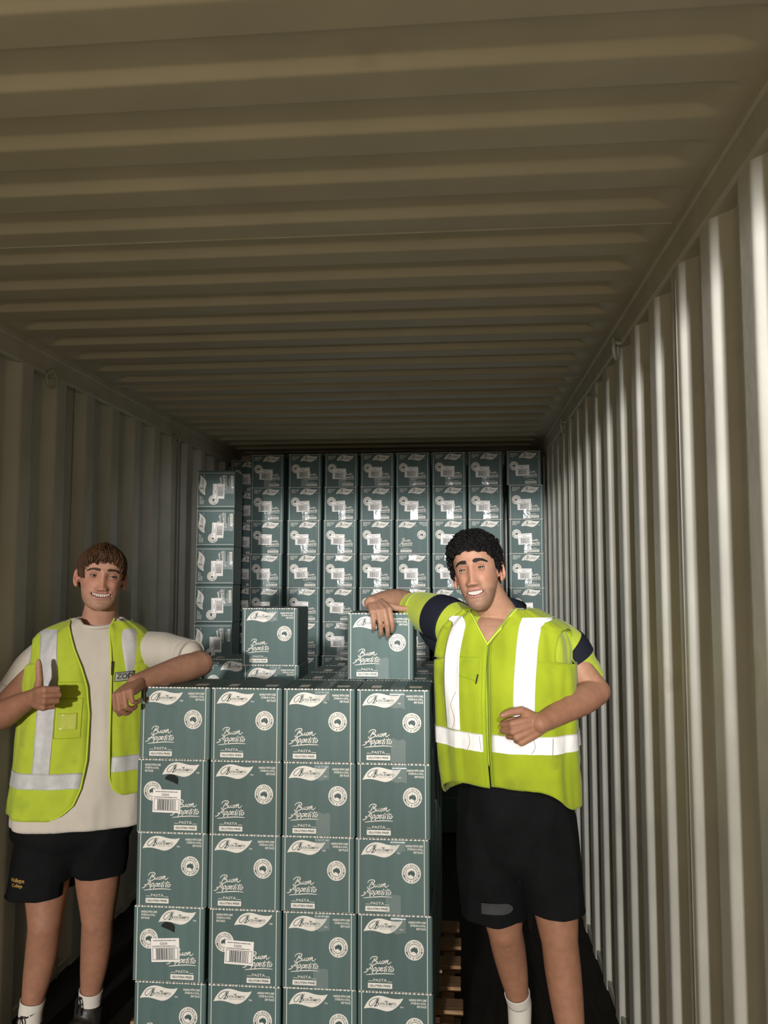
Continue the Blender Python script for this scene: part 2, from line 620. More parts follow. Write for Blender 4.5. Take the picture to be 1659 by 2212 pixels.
def art_logo(dx, dy):
    a = Art()
    up = catmull(LEAF, 3)
    lo = catmull(LEAF2, 3)
    pts = [(p[0] + dx, p[1] + dy) for p in up + lo[1:-1]]
    a.ngon([tuple(p) for p in pts], 1, 0)
    S = lambda q, w: a.stroke([(x + dx, y + dy) for x, y in q], w, 2, 1, 4)
    S([(500, 186), (455, 190), (370, 205), (300, 250), (265, 305), (275, 347), (315, 345), (370, 290), (430, 215), (452, 202)], 13)
    S([(448, 205), (430, 255), (405, 320), (372, 352)], 24)
    S([(400, 232), (455, 205), (468, 228), (440, 262), (412, 272), (452, 285), (452, 318), (415, 350), (375, 352), (362, 335)], 14)
    T = lambda t, x0, y0, x1, y1, b=0.012: a.text(t, x0 + dx, y0 + dy, x1 + dx, y1 + dy, 2, 1, b)
    T('UON', 462, 270, 588, 326)
    T('T', 585, 240, 655, 326)
    T('EMPO', 640, 270, 828, 326)
    T('GOOD FOOD COMPANY', 480, 342, 806, 357, 0.006)
    a.text('TM', 905 + dx, 340 + dy, 975 + dx, 372 + dy, 1, 0, 0.02)
    return a.mesh('leaf_logo', [M['ink'], M['ink_green']])


def art_notice(right):
    a = Art()
    if right:
        for t, x0, y0 in (('HANDLE WITH CARE', 1095, 175), ('STORE IN A COOL,', 1130, 240), ('DRY PLACE', 1258, 305)):
            a.text(t, x0, y0, 1455, y0 + (52 if ',' in t else 46), 1, 0, 0.03)
    else:
        for t, x1, y0 in (('HANDLE WITH CARE', 540, 160), ('STORE IN A COOL,', 505, 225), ('DRY PLACE', 375, 290)):
            a.text(t, 190, y0, x1, y0 + (52 if ',' in t else 46), 1, 0, 0.03)
    return a.mesh('care_notice', [M['ink']])


def art_seal(cx, cy):
    a = Art()
    n = 48
    a.ngon([(cx + 200 * math.cos(t), cy + 209 * math.sin(t)) for t in np.linspace(2 * math.pi, 0, n, endpoint=False)], 1, 0)
    a.ring(cx, cy, 112, 122, 2, 1)
    a.ngon([(cx + x, cy + y) for x, y in reversed(OZ)], 2, 1)
    a.ngon([(cx + 48 + 9 * math.cos(t), cy + 82 + 9 * math.sin(t)) for t in np.linspace(2 * math.pi, 0, 8, endpoint=False)], 2, 1)
    a.arc_text('PROUDLY AUSTRALIAN', cx, cy, 160, 36, 182, -2, False, 2, 1)
    a.arc_text('*MADE & OWNED*', cx, cy, 160, 36, 196, 344, True, 2, 1)
    return a.mesh('origin_seal', [M['ink'], M['ink_green']])


SCRIPT = [
    [(290, 985), (320, 940), (380, 916), (432, 926), (438, 958), (408, 986), (362, 1006), (418, 1012), (432, 1042), (396, 1076), (332, 1096), (286, 1088), (292, 1060)],
    [(398, 940), (360, 1000), (318, 1078)],
    [(452, 1008), (440, 1044), (455, 1062), (486, 1040), (508, 1004), (496, 1046), (516, 1058), (545, 1030)],
    [(572, 1000), (538, 1022), (536, 1056), (566, 1052), (588, 1014), (566, 998), (606, 1004)],
    [(622, 984), (604, 1058), (640, 996), (664, 986), (656, 1040), (682, 1060), (740, 1012)],
    [(338, 1096), (274, 1166), (204, 1238), (150, 1252)],
    [(348, 1092), (338, 1150), (326, 1218)],
    [(202, 1186), (270, 1174), (364, 1164)],
    [(380, 1146), (352, 1216), (322, 1296)],
    [(366, 1176), (402, 1140), (420, 1160), (398, 1202), (360, 1212)],
    [(460, 1146), (432, 1216), (402, 1282)],
    [(446, 1176), (482, 1140), (500, 1160), (478, 1202), (440, 1212)],
    [(512, 1182), (552, 1162), (548, 1140), (516, 1156), (506, 1196), (532, 1210), (574, 1182)],
    [(634, 1092), (604, 1160), (586, 1212), (606, 1224)],
    [(572, 1142), (644, 1124)],
    [(644, 1148), (626, 1202), (642, 1216)],
    [(662, 1112), (672, 1122)],
    [(720, 1086), (694, 1160), (680, 1208), (702, 1222)],
    [(664, 1138), (772, 1114)],
    [(756, 1148), (722, 1180), (730, 1212), (762, 1202), (784, 1160), (756, 1148)],
    [(200, 1296), (400, 1272), (600, 1256), (800, 1262)],
]


def art_script(dx, dy):
    a = Art()
    for q in SCRIPT:
        a.stroke([(x + dx, y + dy) for x, y in q], 19, 1, 0, 4)
    return a.mesh('script_lettering', [M['ink']])


def art_panel(dx, dy):
    a = Art()
    a.text('PASTA', 360 + dx, 1368 + dy, 640 + dx, 1424 + dy, 1, 0, 0.004)
    a.rect(250 + dx, 1412 + dy, 345 + dx, 1421 + dy)
    a.rect(655 + dx, 1418 + dy, 748 + dx, 1427 + dy)
    a.rect(245 + dx, 1456 + dy, 752 + dx, 1560 + dy)
    a.text('GLUTEN FREE', 282 + dx, 1488 + dy, 716 + dx, 1530 + dy, 2, 1, 0.03)
    return a.mesh('product_panel', [M['ink'], M['ink_green']])


def art_lines():
    a = Art()
    a.rect(98, 75, 112, 1612)
    a.rect(1478, 75, 1492, 1612)
    rr = random.Random(3)
    for yy in (68, 1610):
        x = 40
        while x < 1570:
            w = rr.uniform(14, 30)
            a.rect(x, yy, x + w, yy + (13 if yy < 100 else 9))
            x += w + rr.uniform(12, 24)
    return a.mesh('edge_lines', [M['ink']])


def art_label():
    """barcode sticker, centred on its own origin"""
    b = MB()
    s = CW / 1565.0
    w, h = 620 * s, 486 * s
    b.bevel_box(-w / 2, w / 2, -0.0006, 0.0, -h / 2, h / 2, 0.00025, 0)
    y = -0.0010

    def rect(x0, y0, x1, y1):
        X = lambda q: (q - 725) * s
        Z = lambda q: (947 - q) * s
        b.add([(X(x0), y, Z(y1)), (X(x1), y, Z(y1)), (X(x1), y, Z(y0)), (X(x0), y, Z(y0))], [(0, 1, 2, 3)], 1)
    rr = random.Random(5)
    for yy, x0, x1 in ((742, 470, 970), (858, 445, 955)):
        x = x0
        while x < x1:
            ww = rr.uniform(10, 34)
            rect(x, yy, min(x1, x + ww), yy + 17)
            x += ww + rr.uniform(5, 10)
    v, f = text_geo('52650', 0.012)
    lo = np.array(v).min(0); hi = np.array(v).max(0)
    b.add([((612 + (p[0] - lo[0]) / (hi[0] - lo[0]) * 162 - 725) * s, y, (947 - (838 - (p[1] - lo[1]) / (hi[1] - lo[1]) * 52)) * s) for p in v], f, 1)
    for x0, y0, x1, y1 in ((445, 898, 1005, 906), (445, 1140, 1005, 1148), (445, 898, 453, 1148), (997, 898, 1005, 1148)):
        rect(x0, y0, x1, y1)
    x = 520
    while x < 935:
        ww = rr.choice((7, 7, 11, 16, 24))
        rect(x, 912, x + ww, 1136)
        x += ww + rr.choice((7, 9, 13, 18))
    me = bpy.data.meshes.new('barcode_label')
    me.from_pydata(b.v, [], b.f)
    me.materials.append(M['label']); me.materials.append(M['ink_dark'])
    me.polygons.foreach_set('material_index', np.array(b.m, dtype=np.int32))
    me.update()
    return me


def carton_mesh(seed):
    rr = random.Random(seed)
    b = MB()
    b.bevel_box(-CW / 2, CW / 2, -CD / 2, CD / 2, 0, CH, 0.0035, 0)
    # top flaps meeting in a slit, and raw edges along the front fold
    b.box(-CW / 2 + 0.004, CW / 2 - 0.004, -0.0008, 0.0008, CH - 0.0002, CH + 0.0001, 2)
    x = -CW / 2 + 0.004
    while x < CW / 2 - 0.006:
        w = rr.uniform(0.003, 0.007)
        b.box(x, min(x + w, CW / 2 - 0.004), -CD / 2 - 0.0002, -CD / 2 + 0.0042, CH - 0.0042, CH + 0.0001, 1)
        x += w + rr.uniform(0.004, 0.009)
    me = bpy.data.meshes.new('carton')
    me.from_pydata(b.v, [], b.f)
    for m in (M['carton'], M['ink'], M['hole']):
        me.materials.append(m)
    me.polygons.foreach_set('material_index', np.array(b.m, dtype=np.int32))
    me.update()
    return me


def top_print():
    b = MB()
    z = CH + 0.0004
    b.add([(-0.075, -0.085, z), (-0.043, -0.085, z), (-0.043, -0.02, z), (-0.075, -0.02, z)], [(0, 1, 2, 3)])
    fl = [(0.052, -0.075), (0.064, -0.080), (0.078, -0.075), (0.092, -0.079), (0.094, -0.03), (0.080, -0.025), (0.066, -0.030), (0.050, -0.025)]
    b.add([(x, y, z) for x, y in fl], [tuple(range(8))])
    me = bpy.data.meshes.new('flap_print')
    me.from_pydata(b.v, [], b.f); me.materials.append(M['ink']); me.update()
    return me


def tape_mesh(name, kind, seed):
    """strip of packing tape: over the top flaps and down the front, or up from the bottom"""
    rr = random.Random(seed)
    n = 7
    w = 0.048
    path = []
    if kind == 'top':
        dn = rr.uniform(0.03, 0.055)
        path = [(0.10, CH + 0.0009), (0.03, CH + 0.0011), (-0.05, CH + 0.0009), (YF + 0.006, CH + 0.0012), (YF - 0.0016, CH - 0.004)]
        path += [(YF - 0.0022 - 0.0006 * rr.random(), CH - 0.004 - dn * t) for t in (0.25, 0.5, 0.75, 1.0)]
    else:
        up = rr.uniform(0.055, 0.075)
        path = [(YF - 0.0020 - 0.0008 * rr.random(), 0.004 + up * t) for t in (0, 0.2, 0.4, 0.6, 0.8, 1.0)]
    v, f = [], []
    for i, (y, z) in enumerate(path):
        for j in range(n):
            x = -w / 2 + w * j / (n - 1)
            e = 0.0
            if i == len(path) - 1:
                e = rr.uniform(-0.006, 0.004)
            v.append((x, y, z + e))
    for i in range(len(path) - 1):
        for j in range(n - 1):
            q = (i * n + j, i * n + j + 1, (i + 1) * n + j + 1, (i + 1) * n + j)
            f.append(q)
    me = bpy.data.meshes.new(name)
    me.from_pydata(v, [], f)
    me.materials.append(M['tape'] if kind != 'top' else M['tape_thin'])
    me.polygons.foreach_set('use_smooth', np.ones(len(me.polygons), dtype=bool))
    me.update()
    return me


_fa = Art()
_fa.stroke([(585, 640), (592, 540), (625, 500), (720, 486), (800, 500), (850, 560)], 9, 1, 0, 5)
FLAP_ME = _fa.mesh('hand_hole_flap', [M['fold']])
CM = [carton_mesh(s) for s in range(6)]
A_ME = {'leaf_logo': art_logo(0, 0), 'care_notice': art_notice(True), 'origin_seal': art_seal(1212, 760), 'script_lettering': art_script(0, 0), 'product_panel': art_panel(0, 0), 'edge_lines': art_lines()}
B_ME = {'leaf_logo': art_logo(425, -18), 'care_notice': art_notice(False), 'origin_seal': art_seal(372, 745), 'script_lettering': art_script(618, 6), 'product_panel': art_panel(616, 8), 'edge_lines': A_ME['edge_lines']}
LABEL_ME = art_label()
TOP_ME = top_print()
TAPE_TOP = [tape_mesh('packing_tape', 'top', s) for s in range(4)]
TAPE_LOW = [tape_mesh('packing_tape', 'low', s) for s in range(10, 14)]
TAPE_LOWF = [tape_mesh('packing_tape', 'low', s) for s in range(50, 53)]
for t in TAPE_LOWF:
    t.materials[0] = M['tape_thin']
TAPE_BACK = [tape_mesh('packing_tape', 'top', s) for s in range(30, 34)]
for t in TAPE_BACK:
    t.materials[0] = M['tape']
_cr = random.Random(77)


def carton(x, y, z, label, group, kind='A', rz=0.0, top=False, tape=0, sticker=True, hole=False, art=True, side=False, tuck=False):
    """x, y, z = middle of the front bottom edge; y is the front face"""
    o = link_mesh('pasta_carton', CM[_cr.randrange(6)])
    if side:
        o.rotation_euler = (0, -math.pi / 2, rz)
        o.location = (x + CH / 2, y + CD / 2, z + CW / 2)
    else:
        o.rotation_euler = (0, 0, rz)
        o.location = (x, y + CD / 2, z)
    tag(o, label, 'carton', group)
    if not art:
        return o
    for nm, me in (A_ME if kind == 'A' else B_ME).items():
        link_mesh(nm, me, o)
    if kind == 'B' and sticker:
        s = CW / 1565.0
        dx = _cr.uniform(-0.006, 0.004)
        dz = _cr.uniform(-0.004, 0.006)
        l = link_mesh('barcode_label', LABEL_ME, o, (fx(725) + dx, YF - 0.0009, fz(985) + dz))
        l.rotation_euler = (0, _cr.uniform(-0.07, 0.05), 0)
        l['label'] = 'white barcode sticker numbered 52650'
    if top:
        link_mesh('flap_print', TOP_ME, o)
    if tape & 1:
        q = link_mesh('packing_tape', TAPE_TOP[_cr.randrange(4)], o, (_cr.uniform(0.008, 0.022), 0, 0))
    if tape & 2:
        link_mesh('packing_tape', TAPE_LOW[_cr.randrange(4)], o, (_cr.uniform(-0.004, 0.012), 0, 0))
    if tape & 8:
        link_mesh('packing_tape', TAPE_LOWF[_cr.randrange(3)], o, (_cr.uniform(0.004, 0.018), 0, 0))
    if tape & 4:
        link_mesh('packing_tape', TAPE_BACK[_cr.randrange(4)], o, (_cr.uniform(-0.014, 0.004), 0, 0))
    if hole:
        a = Art()
        a.ngon([(635, 480), (665, 420), (720, 388), (790, 378), (860, 395), (925, 440), (942, 490), (932, 600), (850, 560), (770, 530)][::-1], 3, 0)
        me = a.mesh('hand_hole', [M['hole']])
        link_mesh('hand_hole', me, o)
    if tuck:
        link_mesh('hand_hole_flap', FLAP_ME, o)
    return o


# --- pallet under the front stack: seven deck boards on three bearers
PX0, PX1, PY0, PY1, PZ = -1.165, -0.008, 2.72, 3.90, 0.1785
pal = bpy.data.objects.new('wooden_pallet', None)
COL.objects.link(pal)
pal.location = (-0.585, 3.31, 0)
tag(pal, 'rough wooden pallet under the front stack of cartons', 'pallet')
bb = MB(); bb.bevel_box(-0.578, 0.578, -0.045, 0.045, -0.019, 0, 0.003)
board_me = None
for i in range(7):
    yy = 2.78 + i * 0.1725 - 3.31 + 0.015
    if board_me is None:
        o = bb.build('deck_board', M['wood'], pal); board_me = o.data
    else:
        o = link_mesh('deck_board', board_me, pal)
    o.location = (RND.uniform(-0.006, 0.012), yy, PZ)
for x in (-0.53, 0, 0.53):
    b = MB(); b.bevel_box(x - 0.024, x + 0.024, -0.58, 0.58, 0.022, PZ - 0.019, 0.003)
    b.build('bearer', M['wood'], pal)
for yy in (-0.5, 0, 0.5):
    b = MB(); b.bevel_box(-0.578, 0.578, yy - 0.05, yy + 0.05, 0, 0.022, 0.003)
    b.build('bottom_board', M['wood'], pal)

# --- front stack: five layers of four across
ORD = ['top', 'second', 'third', 'fourth', 'bottom']
CLN = ['leftmost', 'second from left', 'third from left', 'rightmost']
FX = [-1.068 + CW / 2 + k * 0.2430 for k in range(4)]
FY = [2.72 + k * 0.2350 for k in range(5)]
LAY = 0.2368
for L in range(5):
    zz = PZ + (4 - L) * LAY
    for c in range(4):
        kind = 'B' if (L, c) in ((1, 0), (3, 0), (3, 1)) else 'A'
        jx = [0.0, 0.002, -0.002, 0.006, 0.008][L] * (1 if c > 1 else 0.3) + ([0, -0.004, 0, -0.008, 0][L] if c == 0 else 0) + ([0, 0, 0, 0.002, 0.002][L] if c == 1 else 0) + RND.uniform(-0.0003, 0.0003)
        tp = 0
        if c >= 2 and L < 4:
            tp = 9 if (L + c) % 2 else 1
        if L == 0 and c < 2:
            tp = 0
        extra = {(1, 0): ', sticker and open hand hole', (3, 0): ', sticker and torn hand hole', (3, 1): ', with white sticker'}.get((L, c), '')
        carton(FX[c] + jx, FY[0] + (0.0 if L else 0.001) + RND.uniform(-0.002, 0.002), zz, 'green pasta carton in %s row of front stack, %s%s' % (ORD[L], CLN[c], extra),
               'cartons in the front stack', kind, RND.uniform(-0.0015, 0.0015), top=(L == 0), tape=tp, hole=(L, c) in ((1, 0), (3, 0)), tuck=(kind == 'A' and (L * 3 + c) % 2 == 0))
    # the rows behind the front one
    for r in range(1, 5):
        for c in range(4):
            if L == 0:
                if c < 2 or r > 3:
                    continue
                lb = 'top-layer green carton behind the front row, %s, %s rank back' % ('under the leaning arm' if c == 3 else 'beside the empty gap', ['', 'second', 'third', 'fourth'][r])
                carton(FX[c] + 0.004 + (0.02 if r == 3 else 0), FY[r] + 0.004, zz, lb, 'cartons in the front stack', 'A', 0.0, top=True, tape=1)
            else:
                vis = c == 3
                lb = ('green carton on the right side of the front stack, %s row, %s rank back' % (ORD[L], ['', 'second', 'third', 'fourth', 'fifth'][r])) if vis else 'green carton inside the front stack behind its front row'
                xx = FX[c] + (0.004 if r % 2 else 0.012) * (1 if vis else 0)
                carton(xx, FY[r] + 0.003, zz, lb, 'cartons in the front stack' if vis else 'hidden cartons inside the front stack', 'A', 0, art=(L == 1))
# loose cartons set on top, and the two they stand on or beside
ztop = PZ + 4 * LAY
carton(-0.790, 3.432, ztop, 'green carton directly beneath the loose carton nearer the left man', 'cartons in the front stack', 'A', 0.012, top=True, tape=1)
carton(-1.035, 3.665, ztop, 'dark carton half hidden behind the left man\'s elbow', 'cartons in the front stack', 'B', -0.02, top=True)
carton(-0.793, 3.428, ztop + LAY, 'loose green carton standing alone on the stack, left of the gap', 'loose cartons on top', 'A', 0.0, top=True, tape=1, tuck=True)
carton(-0.286, 2.992, ztop + LAY, 'loose green carton on top of the stack under the right man\'s hand', 'loose cartons on top', 'A', 0.0, top=True, tape=8)

# --- back wall of cartons, floor to roof
RN = ['top', 'second', 'third', 'fourth', 'fifth', 'sixth', 'seventh', 'eighth', 'ninth', 'tenth', 'bottom']
CN = ['first', 'second', 'third', 'fourth', 'fifth', 'sixth', 'seventh', 'eighth']
BX = [P((a + b) / 2, 1010, 5.75).x for a, b in ((540, 617), (621, 697), (699, 775), (777, 852), (854, 930), (932, 1008), (1010, 1087), (1092, 1170))]
for c in range(8):
    for r in range(11):
        kind = 'A' if (r, c) in ((2, 4), (4, 5)) else 'B'
        jx = -0.0022 * r * (1 if c < 4 else 0.2) + RND.uniform(-0.002, 0.002)
        if c == 7 and r > 0:
            jx = 0.012
            jx = min(jx, XR - CW / 2 - 0.004 - BX[7])
        yy = 5.75 + RND.uniform(-0.004, 0.004) - (0.02 if c == 7 else 0)
        tp = 0
        if kind == 'B' and (r * 8 + c) % 9 != 7:
            tp = 2 | (4 if r > 2 and c < 6 else 0)
        carton(BX[c] + jx, yy, (10 - r) * CH, 'green pasta carton in the back wall, %s row down, %s column from left' % (RN[r], CN[c]),
               'cartons in the back wall', kind, RND.uniform(-0.008, 0.008), tape=tp, sticker=True, art=(r < 7 or c >= 6))
# --- column lying on its side against the left wall
for r in range(10):
    xx = P(466, 1050, 5.07).x - 0.004 * r * 0.5
    carton(xx, 5.07 + RND.uniform(-0.004, 0.004), (9 - r) * (CW + 0.0006), 'green carton laid on its side in the column by the left wall, %s from top' % RN[r].replace('top', 'first').replace('bottom', 'lowest'),
           'cartons on their sides by the left wall', 'B', RND.uniform(-0.01, 0.01) + 0.05, side=True, tape=2 if r < 4 else 0, art=r < 7)
for r in range(11):
    carton(-1.585, 6.02, (10 - r) * CH, 'dark carton deep in the back left corner, %s row down' % RN[r], 'cartons in the back left corner', 'B', RND.uniform(-0.02, 0.02), art=r < 6)

# ------------------------------------------------------------------ people: shared builders
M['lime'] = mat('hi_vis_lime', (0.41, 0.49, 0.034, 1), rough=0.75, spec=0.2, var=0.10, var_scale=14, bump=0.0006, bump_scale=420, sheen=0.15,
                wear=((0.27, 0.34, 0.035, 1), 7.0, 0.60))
M['lime_shaded'] = mat('hi_vis_shaded', (0.33, 0.40, 0.018, 1), rough=0.8, spec=0.15, var=0.14, var_scale=9, bump=0.0006, bump_scale=420, sheen=0.1,  # darker lime: the shade on this vest's chest is put into its colour
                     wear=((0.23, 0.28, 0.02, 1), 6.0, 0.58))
M['lime_dark'] = mat('lime_trim', (0.30, 0.40, 0.02, 1), rough=0.8, spec=0.15)
M['lime_edge'] = mat('lime_binding', (0.48, 0.60, 0.05, 1), rough=0.7, spec=0.2)
M['tape_grey'] = mat('grey_reflective', (0.50, 0.485, 0.47, 1), rough=0.45, spec=0.4, var=0.12, var_scale=30, bump=0.0008, bump_scale=90)
M['tape_white'] = mat('white_reflective', (0.88, 0.85, 0.82, 1), rough=0.4, spec=0.5, var=0.06, var_scale=12, bump=0.0008, bump_scale=70,
                      wear=((0.55, 0.47, 0.36, 1), 16.0, 0.70))
M['tshirt'] = mat('cream_cotton', (0.55, 0.49, 0.415, 1), rough=0.85, spec=0.15, var=0.06, var_scale=10, bump=0.0005, bump_scale=500, sheen=0.2)
M['navy'] = mat('navy_knit', (0.012, 0.013, 0.022, 1), rough=0.85, spec=0.15, bump=0.0005, bump_scale=500)
M['black'] = mat('black_shorts', (0.006, 0.006, 0.0065, 1), rough=0.9, spec=0.15, bump=0.0006, bump_scale=350, var=0.3, var_scale=12)
M['sock'] = mat('white_sock', (0.62, 0.57, 0.50, 1), rough=0.9, spec=0.1, bump=0.001, bump_scale=220, stretch=(3, 3, 0.4))
M['boot'] = mat('brown_boot', (0.030, 0.024, 0.020, 1), rough=0.45, spec=0.4, var=0.3, var_scale=25, bump=0.0008, bump_scale=120)
M['elastic'] = mat('boot_elastic', (0.008, 0.008, 0.008, 1), rough=0.9, bump=0.001, bump_scale=300, stretch=(4, 4, 0.3))
M['sole'] = mat('boot_sole', (0.012, 0.011, 0.010, 1), rough=0.8)
M['gold'] = mat('gold_thread', (0.45, 0.26, 0.05, 1), rough=0.5, spec=0.4)
M['logo_grey'] = mat('grey_print', (0.04, 0.04, 0.043, 1), rough=0.6)
M['clear'] = mat('clear_pocket', (0.62, 0.66, 0.10, 1), rough=0.12, spec=0.8, bump=0.003, bump_scale=45, alpha=0.55, coat=0.5)
M['teeth'] = mat('tooth_enamel', (0.58, 0.50, 0.42, 1), rough=0.3, spec=0.5)
M['mouth'] = mat('mouth_inside', (0.05, 0.012, 0.010, 1), rough=0.6)
M['eye_white'] = mat('eye_white', (0.34, 0.29, 0.26, 1), rough=0.15, spec=0.6)
M['iris_brown'] = mat('iris_brown', (0.035, 0.025, 0.016, 1), rough=0.15, spec=0.6)
M['iris_hazel'] = mat('iris_hazel', (0.085, 0.075, 0.035, 1), rough=0.15, spec=0.6)
M['pupil'] = mat('pupil', (0.002, 0.002, 0.002, 1), rough=0.1, spec=0.7)
M['zip'] = mat('zip_black', (0.01, 0.01, 0.01, 1), rough=0.4)
M['patch'] = mat('patch_grey', (0.34, 0.32, 0.28, 1), rough=0.6)


def skin_mat(name):
    return mat(name, (0.5, 0.3, 0.2, 1), rough=0.55, spec=0.25, var=0.12, var_scale=45, bump=0.0006, bump_scale=180, attr='skin')


M['skin1'] = skin_mat('skin_fair')
M['skin2'] = skin_mat('skin_tan')
M['hair1'] = mat('hair_brown', (0.080, 0.040, 0.019, 1), rough=0.6, spec=0.2, var=0.45, var_scale=30)
M['hair2'] = mat('hair_black', (0.007, 0.006, 0.006, 1), rough=0.6, spec=0.15, var=0.3, var_scale=40)
M['brow1'] = mat('brow_brown', (0.055, 0.030, 0.016, 1), rough=0.7, var=0.3, var_scale=200)
M['brow2'] = mat('brow_black', (0.014, 0.011, 0.010, 1), rough=0.7, var=0.3, var_scale=200)


def smoothstep(a, b, x):
    t = np.clip((x - a) / (b - a), 0, 1)
    return t * t * (3 - 2 * t)


ZT = np.array([-.121, -.117, -.108, -.095, -.078, -.058, -.03, 0, .03, .06, .085, .105, .118, .1245])
WT = np.array([.010, .022, .034, .043, .051, .0575, .0655, .0705, .0730, .0725, .0655, .0510, .0310, .0030])
YFT = np.array([.066, .076, .083, .085, .084, .083, .083, .0845, .089, .088, .078, .0575, .030, -.008])
YBT = np.array([.000, -.010, -.022, -.034, -.047, -.060, -.083, -.099, -.106, -.105, -.095, -.076, -.048, -.016])


def tab(T, z):
    zz = np.linspace(ZT[0], ZT[-1], 240)
    v = np.interp(zz, ZT, T)
    k = np.hanning(17); k /= k.sum()
    vs = np.convolve(np.pad(v, 8, 'edge'), k, 'valid')
    w = smoothstep(.100, .120, zz)
    return np.interp(z, zz, vs * (1 - w) + v * w)


def sgpow(c, e):
    return np.sign(c) * np.abs(c) ** e


class Head:
    """head-local: x to the picture's right when facing the viewer, y out of the face, z up; chin -0.12, crown +0.125"""

    def __init__(s, sx=1.0, sz=1.0, jaw=1.0, nose=1.0, nose_w=1.0, mouth_z=-.0675, mouth_w=.029, open_h=.0062, smile=6.0, cheek=1.0, teeth_n=9, mouth_x=0.0, top=1.0):
        s.__dict__.update(locals())

    def half_w(s, z):
        w = tab(WT, z)
        return w * (1 + (s.jaw - 1) * smoothstep(-.03, -.09, z))

    def mouth_c(s, x):
        return s.mouth_z + s.smile * (x - s.mouth_x) ** 2

    def mouth_open(s, x):
        return s.open_h * np.clip(1 - ((x - s.mouth_x) / s.mouth_w) ** 2, 0, 1) ** 0.6

    def relief(s, x, z):
        ax = np.abs(x)
        g = lambda cx, cz, sx_, sz_: np.exp(-((ax - cx) / sx_) ** 2 - ((z - cz) / sz_) ** 2)
        r = 0 * x
        r = r - 0.0095 * g(.0315, .006, .0175, .0115) - 0.005 * g(.018, .008, .008, .012)
        r = r + 0.0045 * g(.030, .0255, .022, .0075) + 0.002 * g(0, .024, .014, .008)
        # nose
        t = np.clip((.020 - z) / .060, 0, 1)
        h = (.005 + .0225 * t ** 1.15) * s.nose
        wd = (.0092 + .0050 * t) * s.nose_w
        prof = np.exp(-(ax / wd) ** 1.9) * smoothstep(-.0535, -.0435, z) * (1 - smoothstep(.012, .034, z))
        r = r + h * prof
        r = r + 0.0115 * s.nose_w * g(.0145 * s.nose_w, -.0425, .0068, .0065)
        r = r - 0.004 * g(.008, -.0505, .004, .003)
        # cheeks lifted by the smile, folds beside the mouth
        r = r + 0.0075 * s.cheek * g(.043, -.026, .019, .017)
        fx_ = .019 + (-.042 - z) * .55
        r = r - 0.0038 * s.cheek * np.exp(-((ax - fx_) / .0038) ** 2) * smoothstep(-.082, -.066, z) * (1 - smoothstep(-.046, -.036, z))
        # muzzle, lips and open mouth
        r = r + 0.004 * g(0, -.068, .030, .020)
        dz = z - s.mouth_c(x)
        oh = s.mouth_open(x)
        inside = (ax < s.mouth_w + abs(s.mouth_x) + .004) * 1.0
        edge = np.clip(1 - ((x - s.mouth_x) / (s.mouth_w + .004)) ** 2, 0, 1) ** 0.5
        r = r + 0.0038 * edge * np.exp(-((np.abs(dz) - oh - .0040) / .0036) ** 2)
        r = r - 0.013 * inside * smoothstep(oh + .0004, oh - .0022, np.abs(dz)) * (oh > .0010)
        r = r - 0.0035 * np.exp(-((ax - s.mouth_w - .004) / .004) ** 2 - ((z - s.mouth_c(s.mouth_w)) / .005) ** 2)
        # chin
        r = r - 0.0030 * g(0, -.088, .018, .005) + 0.0060 * g(0, -.104, .017, .011)
        # temples
        r = r - 0.003 * g(.062, .03, .012, .02)
        return r

    def surf(s, a, z):
        """a: 0 = picture right, pi/2 = front; z in head units"""
        w = s.half_w(z)
        yf, yb = tab(YFT, z), tab(YBT, z)
        yc, hd = (yf + yb) / 2, (yf - yb) / 2
        x = w * sgpow(np.cos(a), .84)
        y = yc + hd * sgpow(np.sin(a), .86)
        fr = smoothstep(.25, .62, np.sin(a))
        y = y + s.relief(x, z) * fr
        return x * s.sx, y, np.where(z > .04, .04 + (z - .04) * s.top, z) * s.sz

    def front_y(s, x, z):
        """y of the face at lateral x (unscaled), without eye sockets"""
        w = s.half_w(z)
        yf, yb = tab(YFT, z), tab(YBT, z)
        c = np.clip(np.abs(x) / w, 0, .999) ** (1 / .84)
        sn = np.sqrt(1 - c * c)
        return (yf + yb) / 2 + (yf - yb) / 2 * sn ** .86 + s.relief(x, z) * smoothstep(.25, .62, sn)

    def mesh(s):
        nz, na = 150, 200
        zz = np.concatenate([np.linspace(ZT[0], .10, 128), np.linspace(.10, ZT[-1], 24)[1:]])
        aa = np.linspace(0, 2 * math.pi, na, endpoint=False)
        v = []
        for z in zz:
            x, y, z3 = s.surf(aa, np.full(na, z))
            v += list(zip(x, y, z3))
        f = []
        n = len(zz)
        for i in range(n - 1):
            for j in range(na):
                j2 = (j + 1) % na
                f.append((i * na + j, i * na + j2, (i + 1) * na + j2, (i + 1) * na + j))
        f.append(tuple(reversed(range(na))))
        f.append(tuple((n - 1) * na + j for j in range(na)))
        return v, f

    def colour(s, q, base, lip, red, stub, stub_amt):
        """q: N x 3 head-local points -> N x 3 colours"""
        x, y, z = q[:, 0] / s.sx, q[:, 1], q[:, 2] / s.sz
        z = np.where(z > .04, .04 + (z - .04) / s.top, z)
        ax = np.abs(x)
        c = np.tile(np.array(base), (len(q), 1))
        front = smoothstep(.03, .06, y)
        mix = lambda c, t, k: c * (1 - k[:, None]) + np.array(t) * k[:, None]
        g = lambda cx, cz, sx_, sz_: np.exp(-((ax - cx) / sx_) ** 2 - ((z - cz) / sz_) ** 2)
        c = mix(c, red, np.clip(front * (0.55 * g(.042, -.025, .022, .018) + 0.5 * g(0, -.04, .014, .012) + .3 * g(.0, .0, .05, .03)), 0, .8))
